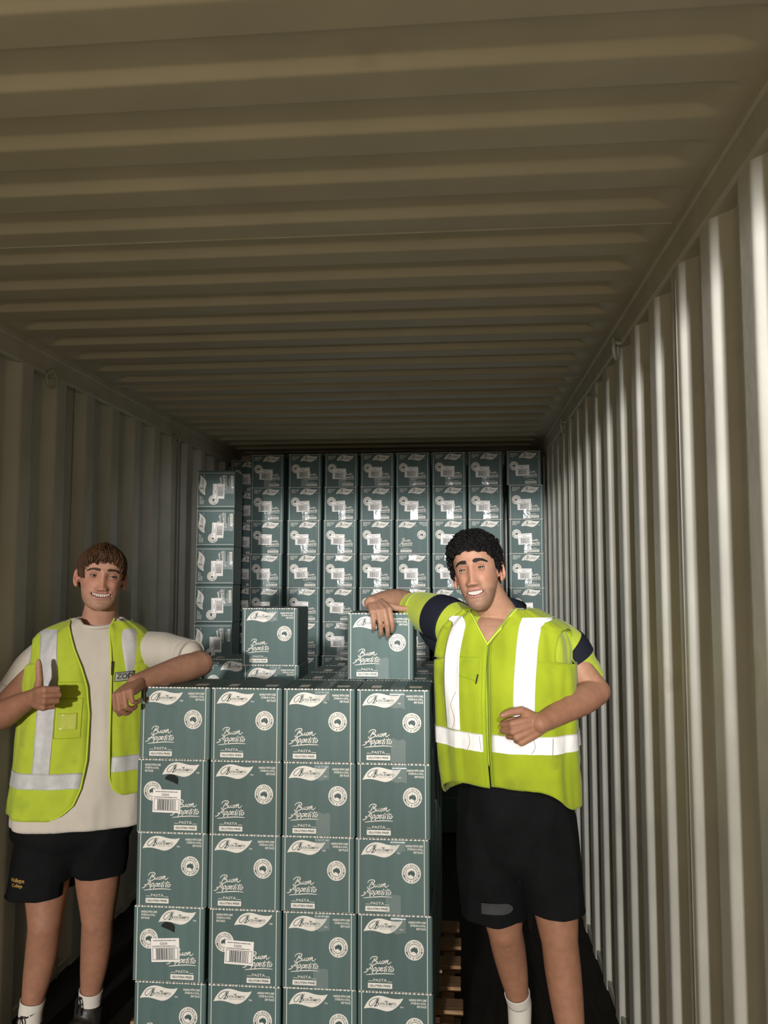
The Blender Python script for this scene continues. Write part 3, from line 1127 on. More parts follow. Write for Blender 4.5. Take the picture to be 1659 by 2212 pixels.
        # ears flushed
        c = mix(c, red, 0.6 * smoothstep(.068, .075, ax) * smoothstep(-.05, -.03, z) * (1 - smoothstep(.03, .05, z)))
        # beard shadow
        sh = smoothstep(-.050, -.066, z) * smoothstep(.0, .03, y) * smoothstep(-.16, -.12, z)
        sh = np.maximum(sh, smoothstep(.010, .0, np.abs(z + .056)) * front * smoothstep(.034, .024, ax))
        c = mix(c, stub, stub_amt * sh)
        # under-eye and lids
        c = mix(c, np.array(red) * 0.7, 0.35 * front * g(.031, .004, .017, .010))
        dz = z - s.mouth_c(x)
        oh = s.mouth_open(x)
        edge = np.clip(1 - ((x - s.mouth_x) / (s.mouth_w + .004)) ** 2, 0, 1) ** 0.5
        lipm = smoothstep(.0078 * edge + .001, .0055 * edge, np.abs(dz) - oh) * front * (edge > 0.02)
        lipm = lipm * smoothstep(.05, .06, y)
        c = mix(c, lip, 0.75 * lipm)
        inn = smoothstep(oh + .0005, oh - .001, np.abs(dz)) * (oh > .001) * front * (y > .06)
        c = mix(c, (0.07, 0.018, 0.014), inn)
        return c


def ear_geo(side, sx):
    """outer ear as solid pieces in head-local space, side = +1 picture right"""
    out = []
    cx, cy, cz = side * .0725 * sx, -.010, -.004
    # rim
    pts = []
    for t in np.linspace(-0.9, 3.9, 16):
        rx, rz = .016, .029
        pts.append((cx + side * (.010 + .006 * math.sin(max(0, min(math.pi, t)))), cy - rx * 0.2 - rx * math.sin(t) * .9, cz + rz * math.cos(t)))
    out.append(tube_geo(pts, [.0042] * 15 + [.004], 8))
    # bowl
    out.append(ellipsoid((cx + side * .0045, cy - .006, cz + .001), (.0075, .0150, .026), 14, 10, rotz=side * -0.45))
    # lobe
    out.append(ellipsoid((cx + side * .006, cy + .002, cz - .027), (.005, .0085, .010), 12, 8, rotz=side * -0.3))
    # tragus
    out.append(ellipsoid((cx + side * .0035, cy + .010, cz - .004), (.005, .006, .009), 10, 8))
    return out


def ellipsoid(c, r, n=16, m=12, rotz=0.0, mtx=None):
    v, f = [], []
    for i in range(1, m):
        th = math.pi * i / m
        for j in range(n):
            a = 2 * math.pi * j / n
            p = Vector((r[0] * math.sin(th) * math.cos(a), r[1] * math.sin(th) * math.sin(a), r[2] * math.cos(th)))
            v.append(p)
    v.append(Vector((0, 0, r[2]))); v.append(Vector((0, 0, -r[2])))
    for i in range(m - 2):
        for j in range(n):
            j2 = (j + 1) % n
            f.append((i * n + j, (i + 1) * n + j, (i + 1) * n + j2, i * n + j2))
    t, bt = len(v) - 2, len(v) - 1
    for j in range(n):
        j2 = (j + 1) % n
        f.append((t, j, j2))
        f.append((bt, (m - 2) * n + j2, (m - 2) * n + j))
    if mtx is None:
        mtx = Matrix.Rotation(rotz, 3, 'Z')
    return [mtx @ p + Vector(c) for p in v], f


class Solid:
    """closed pieces fused into one surface by a voxel remesh"""

    def __init__(s):
        s.v, s.f = [], []

    def add(s, g):
        n = len(s.v)
        s.v += [tuple(p) for p in g[0]]
        s.f += [tuple(i + n for i in q) for q in g[1]]

    def limb(s, pts, radii, n=24, k=5, squash=None):
        P4 = [np.array((*p, r)) for p, r in zip(pts, radii)]
        c = catmull(P4, k)
        s.add(tube_geo([Vector(q[:3]) for q in c], [max(.002, float(q[3])) for q in c], n, False, squash))

    def ell(s, c, r, mtx=None):
        s.add(ellipsoid(c, r, 24, 18, 0, mtx))

    def build(s, name, m, voxel, smooth_it=4, parent=None, fac=0.5, post=None):
        me = bpy.data.meshes.new(name + '_parts')
        me.from_pydata(s.v, [], s.f)
        me.update()
        ob = bpy.data.objects.new(name + '_parts', me)
        COL.objects.link(ob)
        r = ob.modifiers.new('fuse', 'REMESH')
        r.mode = 'VOXEL'; r.voxel_size = voxel; r.adaptivity = 0
        if smooth_it:
            sm = ob.modifiers.new('soften', 'SMOOTH')
            sm.factor = fac; sm.iterations = smooth_it
        dg = bpy.context.evaluated_depsgraph_get()
        out = bpy.data.meshes.new_from_object(ob.evaluated_get(dg))
        bpy.data.objects.remove(ob)
        bpy.data.meshes.remove(me)
        out.name = name
        out.materials.clear()
        out.materials.append(m)
        out.polygons.foreach_set('use_smooth', np.ones(len(out.polygons), dtype=bool))
        o = bpy.data.objects.new(name, out)
        COL.objects.link(o)
        if parent is not None:
            o.parent = parent
        return o


def coords(me):
    a = np.empty(len(me.vertices) * 3, dtype=np.float32)
    me.vertices.foreach_get('co', a)
    return a.reshape(-1, 3).astype(float)


def set_coords(me, a):
    me.vertices.foreach_set('co', a.astype(np.float32).ravel())
    me.update()


def wrinkle(me, amp, scale, stretch=(1, 1, 1), seed=0.0):
    """push cloth in and out along its normals in long soft folds"""
    c = coords(me)
    nrm = np.empty(len(me.vertices) * 3, dtype=np.float32)
    me.vertices.foreach_get('normal', nrm)
    nrm = nrm.reshape(-1, 3)
    st = np.array(stretch) * scale
    d = np.array([mnoise.noise(Vector((p[0] * st[0] + seed, p[1] * st[1], p[2] * st[2]))) for p in c])
    d = 1 - np.abs(d) * 2.2
    set_coords(me, c + nrm * (d * amp)[:, None])


def relax(me, wgt, it):
    """even out the surface where wgt is 1"""
    c = coords(me)
    e = np.empty(len(me.edges) * 2, dtype=np.int32)
    me.edges.foreach_get('vertices', e)
    e = e.reshape(-1, 2)
    n = len(c)
    deg = np.bincount(e.ravel(), minlength=n).astype(float)
    w = wgt(c)[:, None]
    for _ in range(it):
        a = np.stack([np.bincount(e[:, 0], c[e[:, 1], k], n) + np.bincount(e[:, 1], c[e[:, 0], k], n) for k in range(3)], 1)
        c = c + (a / np.maximum(deg, 1)[:, None] - c) * .6 * w
    set_coords(me, c)


def set_skin(o, cols):
    at = o.data.color_attributes.new('skin', 'FLOAT_COLOR', 'POINT')
    a = np.ones((len(o.data.vertices), 4), dtype=np.float32)
    a[:, :3] = cols
    at.data.foreach_set('color', a.ravel())


def frame(d, side):
    """orthonormal hand frame: D along the hand, S towards the thumb, N out of its back"""
    D = Vector(d).normalized()
    S = Vector(side); S = (S - D * S.dot(D)).normalized()
    return D, S


def hand(sol, W, d, s, dorsal, curls, thumb, sc=1.0, spread=0.0):
    """W wrist, d wrist->knuckles, s towards thumb, dorsal out of the back of the hand;
    curls: per finger (mcp, pip, dip) degrees; thumb: three direction vectors in (D,S,N) coordinates"""
    D, S = frame(d, s)
    N = D.cross(S)
    if N.dot(Vector(dorsal)) < 0:
        N = -N
    W = Vector(W)
    bases = [(.090, .031), (.096, .011), (.091, -.010), (.082, -.029)]
    lens = [(.043, .026, .021), (.048, .030, .022), (.044, .028, .021), (.034, .021, .019)]
    rad = [.0103, .0106, .0100, .0088]
    nails = []
    for i in range(4):
        bx, by = bases[i]
        K = W + (D * bx + S * by + N * (.003 - .004 * abs(i - 1.2) / 2)) * sc
        root = W + (D * .012 + S * by * .55) * sc
        sol.limb([root, root.lerp(K, .5) + N * .002 * sc, K], [.0165 * sc, .0150 * sc, .0122 * sc], 14, 4)
        sol.limb([root - N * .010 * sc, root.lerp(K, .55) - N * .010 * sc, K - N * .006 * sc], [.0135 * sc, .0135 * sc, .011 * sc], 12, 4)
        ang = 0.0
        p = K
        fan = S * (spread * (1.2 - i))
        pts, rr = [p], [rad[i] * sc * 1.08]
        for j in range(3):
            ang += math.radians(curls[i][j])
            dr = (D * math.cos(ang) - N * math.sin(ang) + fan * max(0, math.cos(ang))).normalized()
            q = p + dr * lens[i][j] * sc
            pts.append((p + q) / 2); rr.append(rad[i] * sc * (.98 - .07 * j))
            pts.append(q); rr.append(rad[i] * sc * (1.0 - .085 * (j + 1)) * (1.0 if j < 2 else .88))
            p = q
        sol.add(tube_geo(pts, rr, 14))
        nails.append((p, dr))
    # thumb
    T0 = W + (D * .022 + S * .024 - N * .008) * sc
    p = T0
    pts, rr = [p], [.0165 * sc]
    for j, (t, l) in enumerate(zip(thumb, (.042, .034, .027))):
        dr = (D * t[0] + S * t[1] + N * t[2]).normalized()
        q = p + dr * l * sc
        pts.append((p + q) / 2); rr.append([.0155, .0118, .0108][j] * sc)
        pts.append(q); rr.append([.0128, .0114, .0082][j] * sc)
        p = q
    sol.add(tube_geo(pts, rr, 16))
    sol.ell(W + (D * .045 + S * .020 - N * .012) * sc, (.026 * sc, .020 * sc, .015 * sc), Matrix((D, S, N)).transposed())
    return D, S, N


def local_frame(yaw, pitch=0.0, roll=0.0):
    """columns: picture-right, out of the chest/face, up, for someone facing the doors (-Y); yaw>0 turns to picture right"""
    R = Matrix.Rotation(math.pi, 3, 'Z')  # face -Y ; local x then points to -X
    base = Matrix(((1, 0, 0), (0, -1, 0), (0, 0, 1)))  # x right, y towards the doors, z up (left-handed mirror kept symmetric)
    rz = Matrix.Rotation(yaw, 3, 'Z')
    rp = Matrix.Rotation(pitch, 3, 'X')
    rr = Matrix.Rotation(roll, 3, 'Y')
    return rz @ base @ rp @ rr


class Torso:
    """garment body: rings along the spine. Rows: (centre, half width, front depth, back depth)"""

    def __init__(s, rows, yaw, seed=0.0, fold=0.006):
        s.rows = rows
        s.yaw = yaw
        s.T = np.array([[*r[0], r[1], r[2], r[3]] for r in rows], float)
        c = catmull(list(s.T), 12)
        s.C = np.array(c)
        s.n = len(s.C)
        s.seed, s.fold = seed, fold
        s.R = np.array((math.cos(yaw), math.sin(yaw), 0))
        s.Fw = np.array((math.sin(yaw), -math.cos(yaw), 0))

    def ring(s, v):
        t = v * (s.n - 1)
        i = int(min(s.n - 2, max(0, math.floor(t))))
        return s.C[i] + (s.C[i + 1] - s.C[i]) * (t - i)

    def pt(s, u, v, off=0.0, foldk=1.0):
        q = s.ring(v)
        c, sn = math.cos(u), math.sin(u)
        e = .82
        x = q[3] * math.copysign(abs(c) ** e, c)
        y = (q[4] if sn > 0 else q[5]) * math.copysign(abs(sn) ** e, sn)
        p = q[:3] + s.R * x + s.Fw * y
        nr = s.R * (c / max(q[3], .02)) + s.Fw * (sn / max(q[4], .02))
        nr = nr / np.linalg.norm(nr)
        f = 0.0
        if s.fold and foldk:
            zz = p[2]
            f = mnoise.noise(Vector((u * 3.2 + s.seed, zz * 2.6, s.seed))) * s.fold * 1.6
            f += (0.5 - abs(mnoise.noise(Vector((u * 5.5 + 2 * s.seed + zz * 2.0, zz * 4.0 - u * 1.5, 3.1))))) * s.fold * 0.9
            f *= foldk
        return p + nr * (off + f)

    def u_at(s, x, v, front=True):
        q = s.ring(v)
        c = max(-1, min(1, math.copysign((abs(x) / max(q[3], 1e-4)) ** (1 / .82), x)))
        u = math.acos(c)
        return u if front else 2 * math.pi - u

    def v_at_z(s, z):
        zz = s.C[:, 2]
        return float(np.interp(z, zz, np.linspace(0, 1, s.n)))

    def patch(s, ufun, vfun, nu, nv, off, thick=0.004, foldk=1.0):
        """ufun(a, v) / vfun(a, b) for a, b in 0..1 -> closed thin slab (verts, faces)"""
        outer, inner = [], []
        for j in range(nv + 1):
            for i in range(nu + 1):
                a, b = i / nu, j / nv
                v = vfun(a, b)
                u = ufun(a, v)
                of = off(u, v) if callable(off) else off
                outer.append(s.pt(u, v, of, foldk))
                inner.append(s.pt(u, v, of - thick, foldk))
        n = nu + 1
        N = len(outer)
        f = []
        for j in range(nv):
            for i in range(nu):
                q = (j * n + i, j * n + i + 1, (j + 1) * n + i + 1, (j + 1) * n + i)
                f.append(q)
                f.append(tuple(N + k for k in reversed(q)))
        for j in range(nv):
            for i, flip in ((0, False), (nu, True)):
                q = (j * n + i, (j + 1) * n + i, N + (j + 1) * n + i, N + j * n + i)
                f.append(q if not flip else tuple(reversed(q)))
        for i in range(nu):
            for j, flip in ((0, True), (nv, False)):
                q = (j * n + i, j * n + i + 1, N + j * n + i + 1, N + j * n + i)
                f.append(tuple(reversed(q)) if not flip else q)
        return outer + inner, f

    def solid(s, nu=64, shrink=0.0, v0=0.0, v1=1.0, nv=70):
        v, f = [], []
        for j in range(nv + 1):
            for i in range(nu):
                v.append(s.pt(2 * math.pi * i / nu, v0 + (v1 - v0) * j / nv, -shrink))
        for j in range(nv):
            for i in range(nu):
                i2 = (i + 1) % nu
                f.append((j * nu + i, j * nu + i2, (j + 1) * nu + i2, (j + 1) * nu + i))
        f.append(tuple(reversed(range(nu))))
        f.append(tuple(nv * nu + i for i in range(nu)))
        return v, f


def face_parts(body, H, mtx, origin, iris, brow_mat, skin_m, skin_col, brow, gaze=(0, 0), lid=0.35, sep=.0315, eye_z=.0055):
    """eyes with lids, brows, teeth; all children of the body"""
    W = lambda p: mtx @ Vector((p[0] * H.sx, p[1], p[2] * H.sz)) + Vector(origin)
    for sd in (-1, 1):
        r = .0118
        ec = (sd * sep, float(H.front_y(np.array([.018]), np.array([.026]))[0]) - .0212, eye_z)
        # eyeball: rings round the gaze axis
        g = Vector((gaze[0], 1, gaze[1])).normalized()
        a1 = g.cross(Vector((0, 0, 1))).normalized(); a2 = g.cross(a1)
        v, f, fm = [], [], []
        angs = [0.0, .12, .26, .38, .50, .62, .66, .7, .95, 1.25, 1.6, 2.0, 2.5, 3.1]
        n = 24
        for th in angs:
            for j in range(n):
                a = 2 * math.pi * j / n
                bul = .0006 if th < .64 else 0
                q = (g * math.cos(th) + (a1 * math.cos(a) + a2 * math.sin(a)) * math.sin(th)) * (r + bul)
                v.append(W((ec[0] + q.x, ec[1] + q.y, ec[2] + q.z)))
        for i in range(len(angs) - 1):
            for j in range(n):
                f.append((i * n + j, i * n + (j + 1) % n, (i + 1) * n + (j + 1) % n, (i + 1) * n + j))
                fm.append(2 if angs[i] < .22 else (1 if angs[i] < .61 else 0))
        mesh_obj('eye', v, f, None, body, True, [M['eye_white'], iris, M['pupil']], fm)
        # lids: shells over the ball leaving a narrow opening
        for up in (1, -1):
            v, f = [], []
            rows, cols = 7, 18
            for i in range(rows + 1):
                for j in range(cols + 1):
                    az = -1.35 + 2.7 * j / cols
                    edge = (lid if up > 0 else lid * .85) * max(0.0, math.cos(az * 1.12)) ** 0.7 * up - .05
                    el = edge + (up * (1.25 if up > 0 else .95) - edge) * (i / rows)
                    rr = r + .0012 - .0014 * (i / rows) ** 2
                    q = Vector((math.sin(az) * math.cos(el), math.cos(az) * math.cos(el), math.sin(el))) * rr
                    v.append(W((ec[0] + q.x, ec[1] + q.y, ec[2] + q.z)))
            n2 = cols + 1
            for i in range(rows):
                for j in range(cols):
                    f.append((i * n2 + j, i * n2 + j + 1, (i + 1) * n2 + j + 1, (i + 1) * n2 + j))
            o = mesh_obj('eyelid', v, f, skin_m, body, True)
            set_skin(o, np.tile(np.array(skin_col) * (.80 if up > 0 else .88), (len(v), 1)))
            # lash line
            if up > 0:
                pts = [Vector(v[j]) for j in range(1, cols)]
                vv, ff = tube_geo(pts, [.0006 + .0007 * math.sin(math.pi * k / (len(pts) - 1)) for k in range(len(pts))], 5)
                mesh_obj('eyelash', vv, ff, M['pupil'], body, True)
        # brow: many short hairs lying along an arch
        b = MB()
        rr = random.Random(5 + sd)
        x0, x1, z0, zm, z1, th = brow
        for k in range(150):
            t = rr.random()
            x = sd * (x0 + (x1 - x0) * t)
            zc = z0 + (zm - z0) * math.sin(min(1, t / .68) * math.pi / 2) + (z1 - zm) * max(0, (t - .68) / .32) ** 1.4
            z = zc + rr.uniform(-1, 1) * th * (1 - .65 * max(0, (t - .35) / .65))
            L = .0085
            pts = []
            for q in (0, .5, 1):
                xx = x + sd * L * q * .92
                z2 = z + L * q * (.55 * (1 - t) ** 1.5 - .25 * t)
                yy = float(H.front_y(np.array([xx]), np.array([z2]))[0]) + .0007 + .0009 * math.sin(q * 3.0)
                pts.append(W((xx, yy, z2)))
            b.tube(pts, [.0011, .0012, .0003], 4)
        b.build('eyebrow', brow_mat, body, True)
    # teeth on a curved arch behind the lips
    b = MB()
    n = H.teeth_n
    wt = H.mouth_w * 1.58 / n
    for i in range(n):
        cx = H.mouth_x + (i - (n - 1) / 2) * wt
        top = float(H.mouth_c(np.array([cx]))[0] + H.mouth_open(np.array([cx]))[0]) + .0022
        hgt = float(H.mouth_open(np.array([cx]))[0]) * 1.75 + [.0030, .0020, .0024, .0016, .001][min(4, abs(i - n // 2))]
        yb = float(tab(YFT, np.array([-.060]))[0]) - .0022 - 7.5 * (cx - H.mouth_x) ** 2
        ww = wt * .505
        v = []
        for yy, k in ((yb - .006, .9), (yb - .0012, 1.0), (yb, .93)):
            for xx, z in ((-1, 0), (-1, -.86), (-.75, -1), (.75, -1), (1, -.86), (1, 0)):
                v.append(W((cx + xx * ww * k, yy, top + z * hgt * (k if z < 0 else 1))))
        f = [(0, 1, 2, 3, 4, 5), tuple(range(17, 11, -1))]
        for a in (0, 6):
            for j in range(6):
                j2 = (j + 1) % 6
                f.append((a + j, a + 6 + j, a + 6 + j2, a + j2))
        b.add(v, f)
    b.build('teeth', M['teeth'], body, True)


def tape_on(T, name, m, parent, ufun, vfun, nu, nv, off, foldk=1.0):
    v, f = T.patch(ufun, vfun, nu, nv, off, .0016, foldk)
    return mesh_obj(name, v, f, m, parent, True)


def boot(name, parent, ankle, toe_dir, h=.135, L=.275):
    """elastic-sided boot: sole, foot, shaft, side elastic and pull tabs; ankle = point on the floor under the ankle"""
    A = Vector(ankle); t = Vector(toe_dir).normalized(); sd = t.cross(Vector((0, 0, 1)))
    up = Vector((0, 0, 1))
    so = Solid()
    so.limb([A - t * .055 + up * .045, A + up * .05, A + t * .10 + up * .045, A + t * .165 + up * .038], [.036, .043, .044, .034], 20, 5)
    so.limb([A - t * .004 + up * .05, A - t * .004 + up * (h - .055), A - t * .002 + up * (h - .042)], [.046, .050, .054], 20, 5)
    o = so.build(name, M['boot'], .006, 5, parent)
    c = coords(o.data)
    c[:, 2] = np.maximum(c[:, 2], A.z + .018)
    set_coords(o.data, c)
    b = MB()
    n = 24
    v = []
    for z in (A.z + .001, A.z + .022):
        for k in range(n):
            a = 2 * math.pi * k / n
            lx = math.cos(a); ly = math.sin(a)
            cx = .055
            p = A + t * (cx + lx * .145) + sd * (ly * (.044 + .006 * lx))
            v.append((p.x, p.y, z))
    f = [tuple(reversed(range(n))), tuple(range(n, 2 * n))] + [(k, (k + 1) % n, n + (k + 1) % n, n + k) for k in range(n)]
    b.add(v, f)
    b.build('sole', M['sole'], o)
    for s_ in (-1, 1):
        b = MB()
        v = []
        for i in range(7):
            for j in range(5):
                z = .055 + (h - .022 - .055) * i / 6
                a = (j - 2) / 2 * (.25 + .35 * i / 6)
                rr = .0500 + .0050 * i / 6
                p = A - t * .003 + (sd * s_ * math.cos(a) + t * math.sin(a)) * rr
                v.append((p.x, p.y, A.z + z))
        b.add(v, [(i * 5 + j, i * 5 + j + 1, (i + 1) * 5 + j + 1, (i + 1) * 5 + j) for i in range(6) for j in range(4)])
        b.build('elastic_panel', M['elastic'], o, True)
    for s_, q in ((1, .054), (-1, -.058)):
        p0 = A + t * q + up * (h - .03)
        b = MB()
        for e in (-.011, .011):
            b.tube([p0 + sd * e, p0 + sd * e + up * .045 + t * .004 * s_, p0 + up * .058 + sd * e * .6 + t * .004 * s_], [.003, .003, .003], 6)
        b.tube([p0 + sd * -.008 + up * .058, p0 + sd * .008 + up * .058], [.003, .003], 6)
        b.build('pull_tab', M['elastic'], o, True)
    return o


def hair_strands(H, mtx, origin, seed, n, zline, lift, rad, swirl, fringe, jitter=.06, curl=None):
    """locks that leave the crown, lie along the skull and end at the hairline"""
    rr = random.Random(seed)
    W = lambda p: mtx @ Vector(p) + Vector(origin)
    b = MB()
    cen = np.array((0, -.01, .02))

    def sk(a, z, off):
        x, y, z2 = H.surf(np.array([a]), np.array([z]))
        p = np.array((x[0], y[0], z2[0]))
        d = p - cen
        d[2] = max(d[2], -.01)
        return p + d / np.linalg.norm(d) * off
    for k in range(n):
        a0 = rr.uniform(0, 2 * math.pi)
        t0 = rr.uniform(0.10, .74)
        ln = rr.uniform(.26, .44)
        zb = zline(a0) - rr.uniform(0, fringe(a0))
        pts, ra = [], []
        lf = lift(a0) * rr.choice((.5, .8, 1.0, 1.1, 1.5))
        sw = swirl(a0) + rr.uniform(-jitter, jitter)
        ph = rr.uniform(0, 6.28)
        m = 7
        for j in range(m):
            t = min(1.0, t0 + ln * j / (m - 1))
            z = zb + (.1235 - zb) * math.cos(t * math.pi / 2)
            q = j / (m - 1)
            off = .004 + lf * (.35 + .65 * math.sin(math.pi * min(1, .25 + .6 * q))) * (1 - .35 * t) - .006 * max(0, q - .8)
            a = a0 + sw * (t - .3) + .03 * math.sin(q * 5 + ph)
            p = sk(a, min(z, .1235), off)
            pts.append(W(p))
            ra.append(rad * (.45 + .75 * math.sin(math.pi * (.2 + .7 * q))) * (1 if j < m - 1 else .4))
        b.tube(pts, ra, 5)
    return b


def hair_cap(H, mtx, origin, zline, off, b):
    na, nt = 56, 16
    W = lambda p: mtx @ Vector(p) + Vector(origin)
    v, f = [], []
    for sh in (off, -.006):
        for i in range(nt + 1):
            for j in range(na):
                a = 2 * math.pi * j / na
                zb = zline(a)
                z = zb + (.1235 - zb) * math.cos((i / nt) * math.pi / 2)
                x, y, z2 = H.surf(np.array([a]), np.array([z]))
                p = np.array((x[0], y[0], z2[0])); d = p - np.array((0, -.01, .02))
                edge = 1.0 if sh < 0 else min(1.0, .15 + 4.0 * (1 - i / nt))
                v.append(W(p + d / np.linalg.norm(d) * sh * edge))
    K = (nt + 1) * na
    for s_ in (0, K):
        for i in range(nt):
            for j in range(na):
                j2 = (j + 1) % na
                f.append((s_ + i * na + j, s_ + (i + 1) * na + j, s_ + (i + 1) * na + j2, s_ + i * na + j2))
    for j in range(na):
        j2 = (j + 1) % na
        f.append((nt * na + j, K + nt * na + j, K + nt * na + j2, nt * na + j2))
    f.append(tuple(range(na)))
    b.add(v, f)


def open_tube(pts, radii, n=36, k=6, thick=.003, rim=True):
    """cloth tube open at both ends, with wall thickness"""
    c = catmull([np.array((*p, r)) for p, r in zip(pts, radii)], k)
    path = [Vector(q[:3]) for q in c]
    rad = [float(q[3]) for q in c]
    N = len(path)
    tg = [(path[min(N - 1, i + 1)] - path[max(0, i - 1)]).normalized() for i in range(N)]
    ref = Vector((0, 0, 1)) if abs(tg[0].z) < .9 else Vector((0, 1, 0))
    nr = tg[0].cross(ref).normalized()
    v = []
    rings = []
    for i in range(N):
        nr = (nr - tg[i] * nr.dot(tg[i])).normalized()
        bn = tg[i].cross(nr)
        rings.append([(nr * math.cos(2 * math.pi * j / n) + bn * math.sin(2 * math.pi * j / n)) for j in range(n)])
    for off in (0, -thick):
        for i in range(N):
            for j in range(n):
                v.append(path[i] + rings[i][j] * (rad[i] + off))
    f = []
    K = N * n
    for i in range(N - 1):
        for j in range(n):
            j2 = (j + 1) % n
            f.append((i * n + j, i * n + j2, (i + 1) * n + j2, (i + 1) * n + j))
            f.append((K + i * n + j, K + (i + 1) * n + j, K + (i + 1) * n + j2, K + i * n + j2))
    for i in (0, N - 1):
        for j in range(n):
            j2 = (j + 1) % n
            f.append((i * n + j, K + i * n + j, K + i * n + j2, i * n + j2))
    return v, f


def surf_lines(T, name, m, parent, paths, off, r=.0012):
    """stitched edges: thin cords lying on the garment; paths of (x, z) in torso coordinates"""
    b = MB()
    for q in paths:
        pts = []
        for x, z in catmull(q, 5):
            v = T.v_at_z(z)
            pts.append(Vector(T.pt(T.u_at(x, v), v, off)))
        b.tube(pts, [r] * len(pts), 5)
    return b.build(name, m, parent, True)


def text_on(T, name, m, parent, body, x0, x1, z0, z1, off, bold=.01):
    v, f = text_geo(body, bold)
    a = np.array(v); lo, hi = a.min(0), a.max(0)
    out = []
    for p in v:
        x = x0 + (p[0] - lo[0]) / (hi[0] - lo[0]) * (x1 - x0)
        z = z0 + (p[1] - lo[1]) / (hi[1] - lo[1]) * (z1 - z0)
        vv = T.v_at_z(z)
        out.append(T.pt(T.u_at(x, vv), vv, off))
    return mesh_obj(name, out, f, m, parent)


def vest(T, parent, m, edgeL, edgeR, hem, v_arm, v_top, xa, off, nv_lo=44, nv_hi=30, pleat=None):
    """sleeveless body: below the armholes one panel right round, above them two fronts and a back; one welded sheet"""
    TAU = 2 * math.pi
    uL = lambda v: T.u_at(edgeL(T.ring(v)[2]), v)
    uR = lambda v: T.u_at(edgeR(T.ring(v)[2]), v)
    xb = lambda v: xa(T.ring(v)[2]) + .30 * float(smoothstep(v_arm + .035, v_arm, np.array(v)))

    def arm(v):
        r = T.ring(v)[3]
        return math.acos(xb(v) / r) ** .85 if r > xb(v) else 0.0
    parts = [(26, lambda a, v: uL(v) + (math.pi - arm(v) - uL(v)) * a), (40, lambda a, v: math.pi + arm(v) + (math.pi - 2 * arm(v)) * a), (26, lambda a, v: TAU + arm(v) + (uR(v) - arm(v)) * a)]
    V, F = [], []

    def sheet(ufun, vfun, nu, nv, of):
        n0 = len(V)
        for j in range(nv + 1):
            for i in range(nu + 1):
                v = vfun(i / nu, j / nv)
                u = ufun(i / nu, v)
                V.append(tuple(T.pt(u, v, of(u % TAU, v) if callable(of) else of)))
        for j in range(nv):
            for i in range(nu):
                q = n0 + j * (nu + 1) + i
                F.append((q, q + 1, q + nu + 2, q + nu + 1))
    tot = 92.0
    a0 = 0
    for k, (nu, uf) in enumerate(parts):
        s0, s1 = a0 / tot, (a0 + nu) / tot
        hm = lambda a, s0=s0, s1=s1: hem(s0 + (s1 - s0) * a)
        of = pleat if (k == 2 and pleat) else off
        sheet(uf, lambda a, q, hm=hm: hm(a) + (v_arm - hm(a)) * q, nu, nv_lo, of)
        sheet(uf, lambda a, q: v_arm + (v_top - v_arm) * q, nu, nv_hi, of)
        a0 += nu
    import bmesh
    o = mesh_obj('safety_vest', V, F, m, parent, True)
    bm = bmesh.new(); bm.from_mesh(o.data)
    bmesh.ops.remove_doubles(bm, verts=bm.verts, dist=.0006)
    bm.to_mesh(o.data); bm.free()
    md = o.modifiers.new('cloth', 'SOLIDIFY'); md.thickness = .004; md.offset = 1
    return o


def interp(*kv):
    ks = [k for k, _ in kv]; vs = [v for _, v in kv]
    o = np.argsort(ks)
    K = np.array(ks)[o]; V = np.array(vs)[o]
    return lambda z: float(np.interp(z, K, V))


def zpx(py, d):
    return P(900, py, d).z


def build_body(name, sol, m, heads, voxel, base, arm_tint):
    o = sol.build(name, m, voxel, 3)
    relax(o.data, lambda c: (c[:, 2] < 1.0) * 1.0, 25)
    c = coords(o.data)
    cols = np.tile(np.array(base), (len(c), 1))
    H, mtx, org, args = heads
    inv = np.array(mtx.inverted())
    q = (c - np.array(org)) @ inv.T
    near = (np.linalg.norm(q, axis=1) < .17) & (q[:, 2] > -.135)
    cols[near] = H.colour(q[near], *args)
    far = ~near
    n = np.array([mnoise.noise(Vector((p[0] * 9, p[1] * 9, p[2] * 9))) for p in c[far]])
    cols[far] *= (1 + .10 * n)[:, None]
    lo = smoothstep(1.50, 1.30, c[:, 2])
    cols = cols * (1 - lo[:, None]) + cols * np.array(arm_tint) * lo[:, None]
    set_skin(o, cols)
    return o


# ================================================================== person with the thumb up
YA = math.radians(18)
T1 = Torso([(P(172, 1800, 3.05), .245, .150, .135), (P(178, 1700, 3.05), .238, .147, .132), (P(184, 1600, 3.05), .230, .143, .128),
            (P(190, 1500, 3.05), .220, .143, .128), (P(196, 1430, 3.05), .214, .140, .126), (P(200, 1390, 3.05), .205, .130, .120),
            (P(204, 1366, 3.05), .183, .114, .108), (P(208, 1352, 3.05), .150, .099, .096), (P(213, 1341, 3.05), .110, .083, .083), (P(217, 1331, 3.05), .078, .068, .070)], YA, 1.7, .009)
H1 = Head(sx=1.09, sz=1.0, jaw=1.13, nose=.95, nose_w=1.02, mouth_z=-.0655, mouth_w=.0355, open_h=.0070, smile=5.5, cheek=1.2, top=.84)
HM1 = local_frame(math.radians(28), math.radians(1), math.radians(5))
HO1 = P(219, 1249, 3.005)
S1c = dict(base=(.46, .245, .165), lip=(.46, .175, .145), red=(.50, .20, .14), stub=(.25, .155, .105), stub_amt=.38)

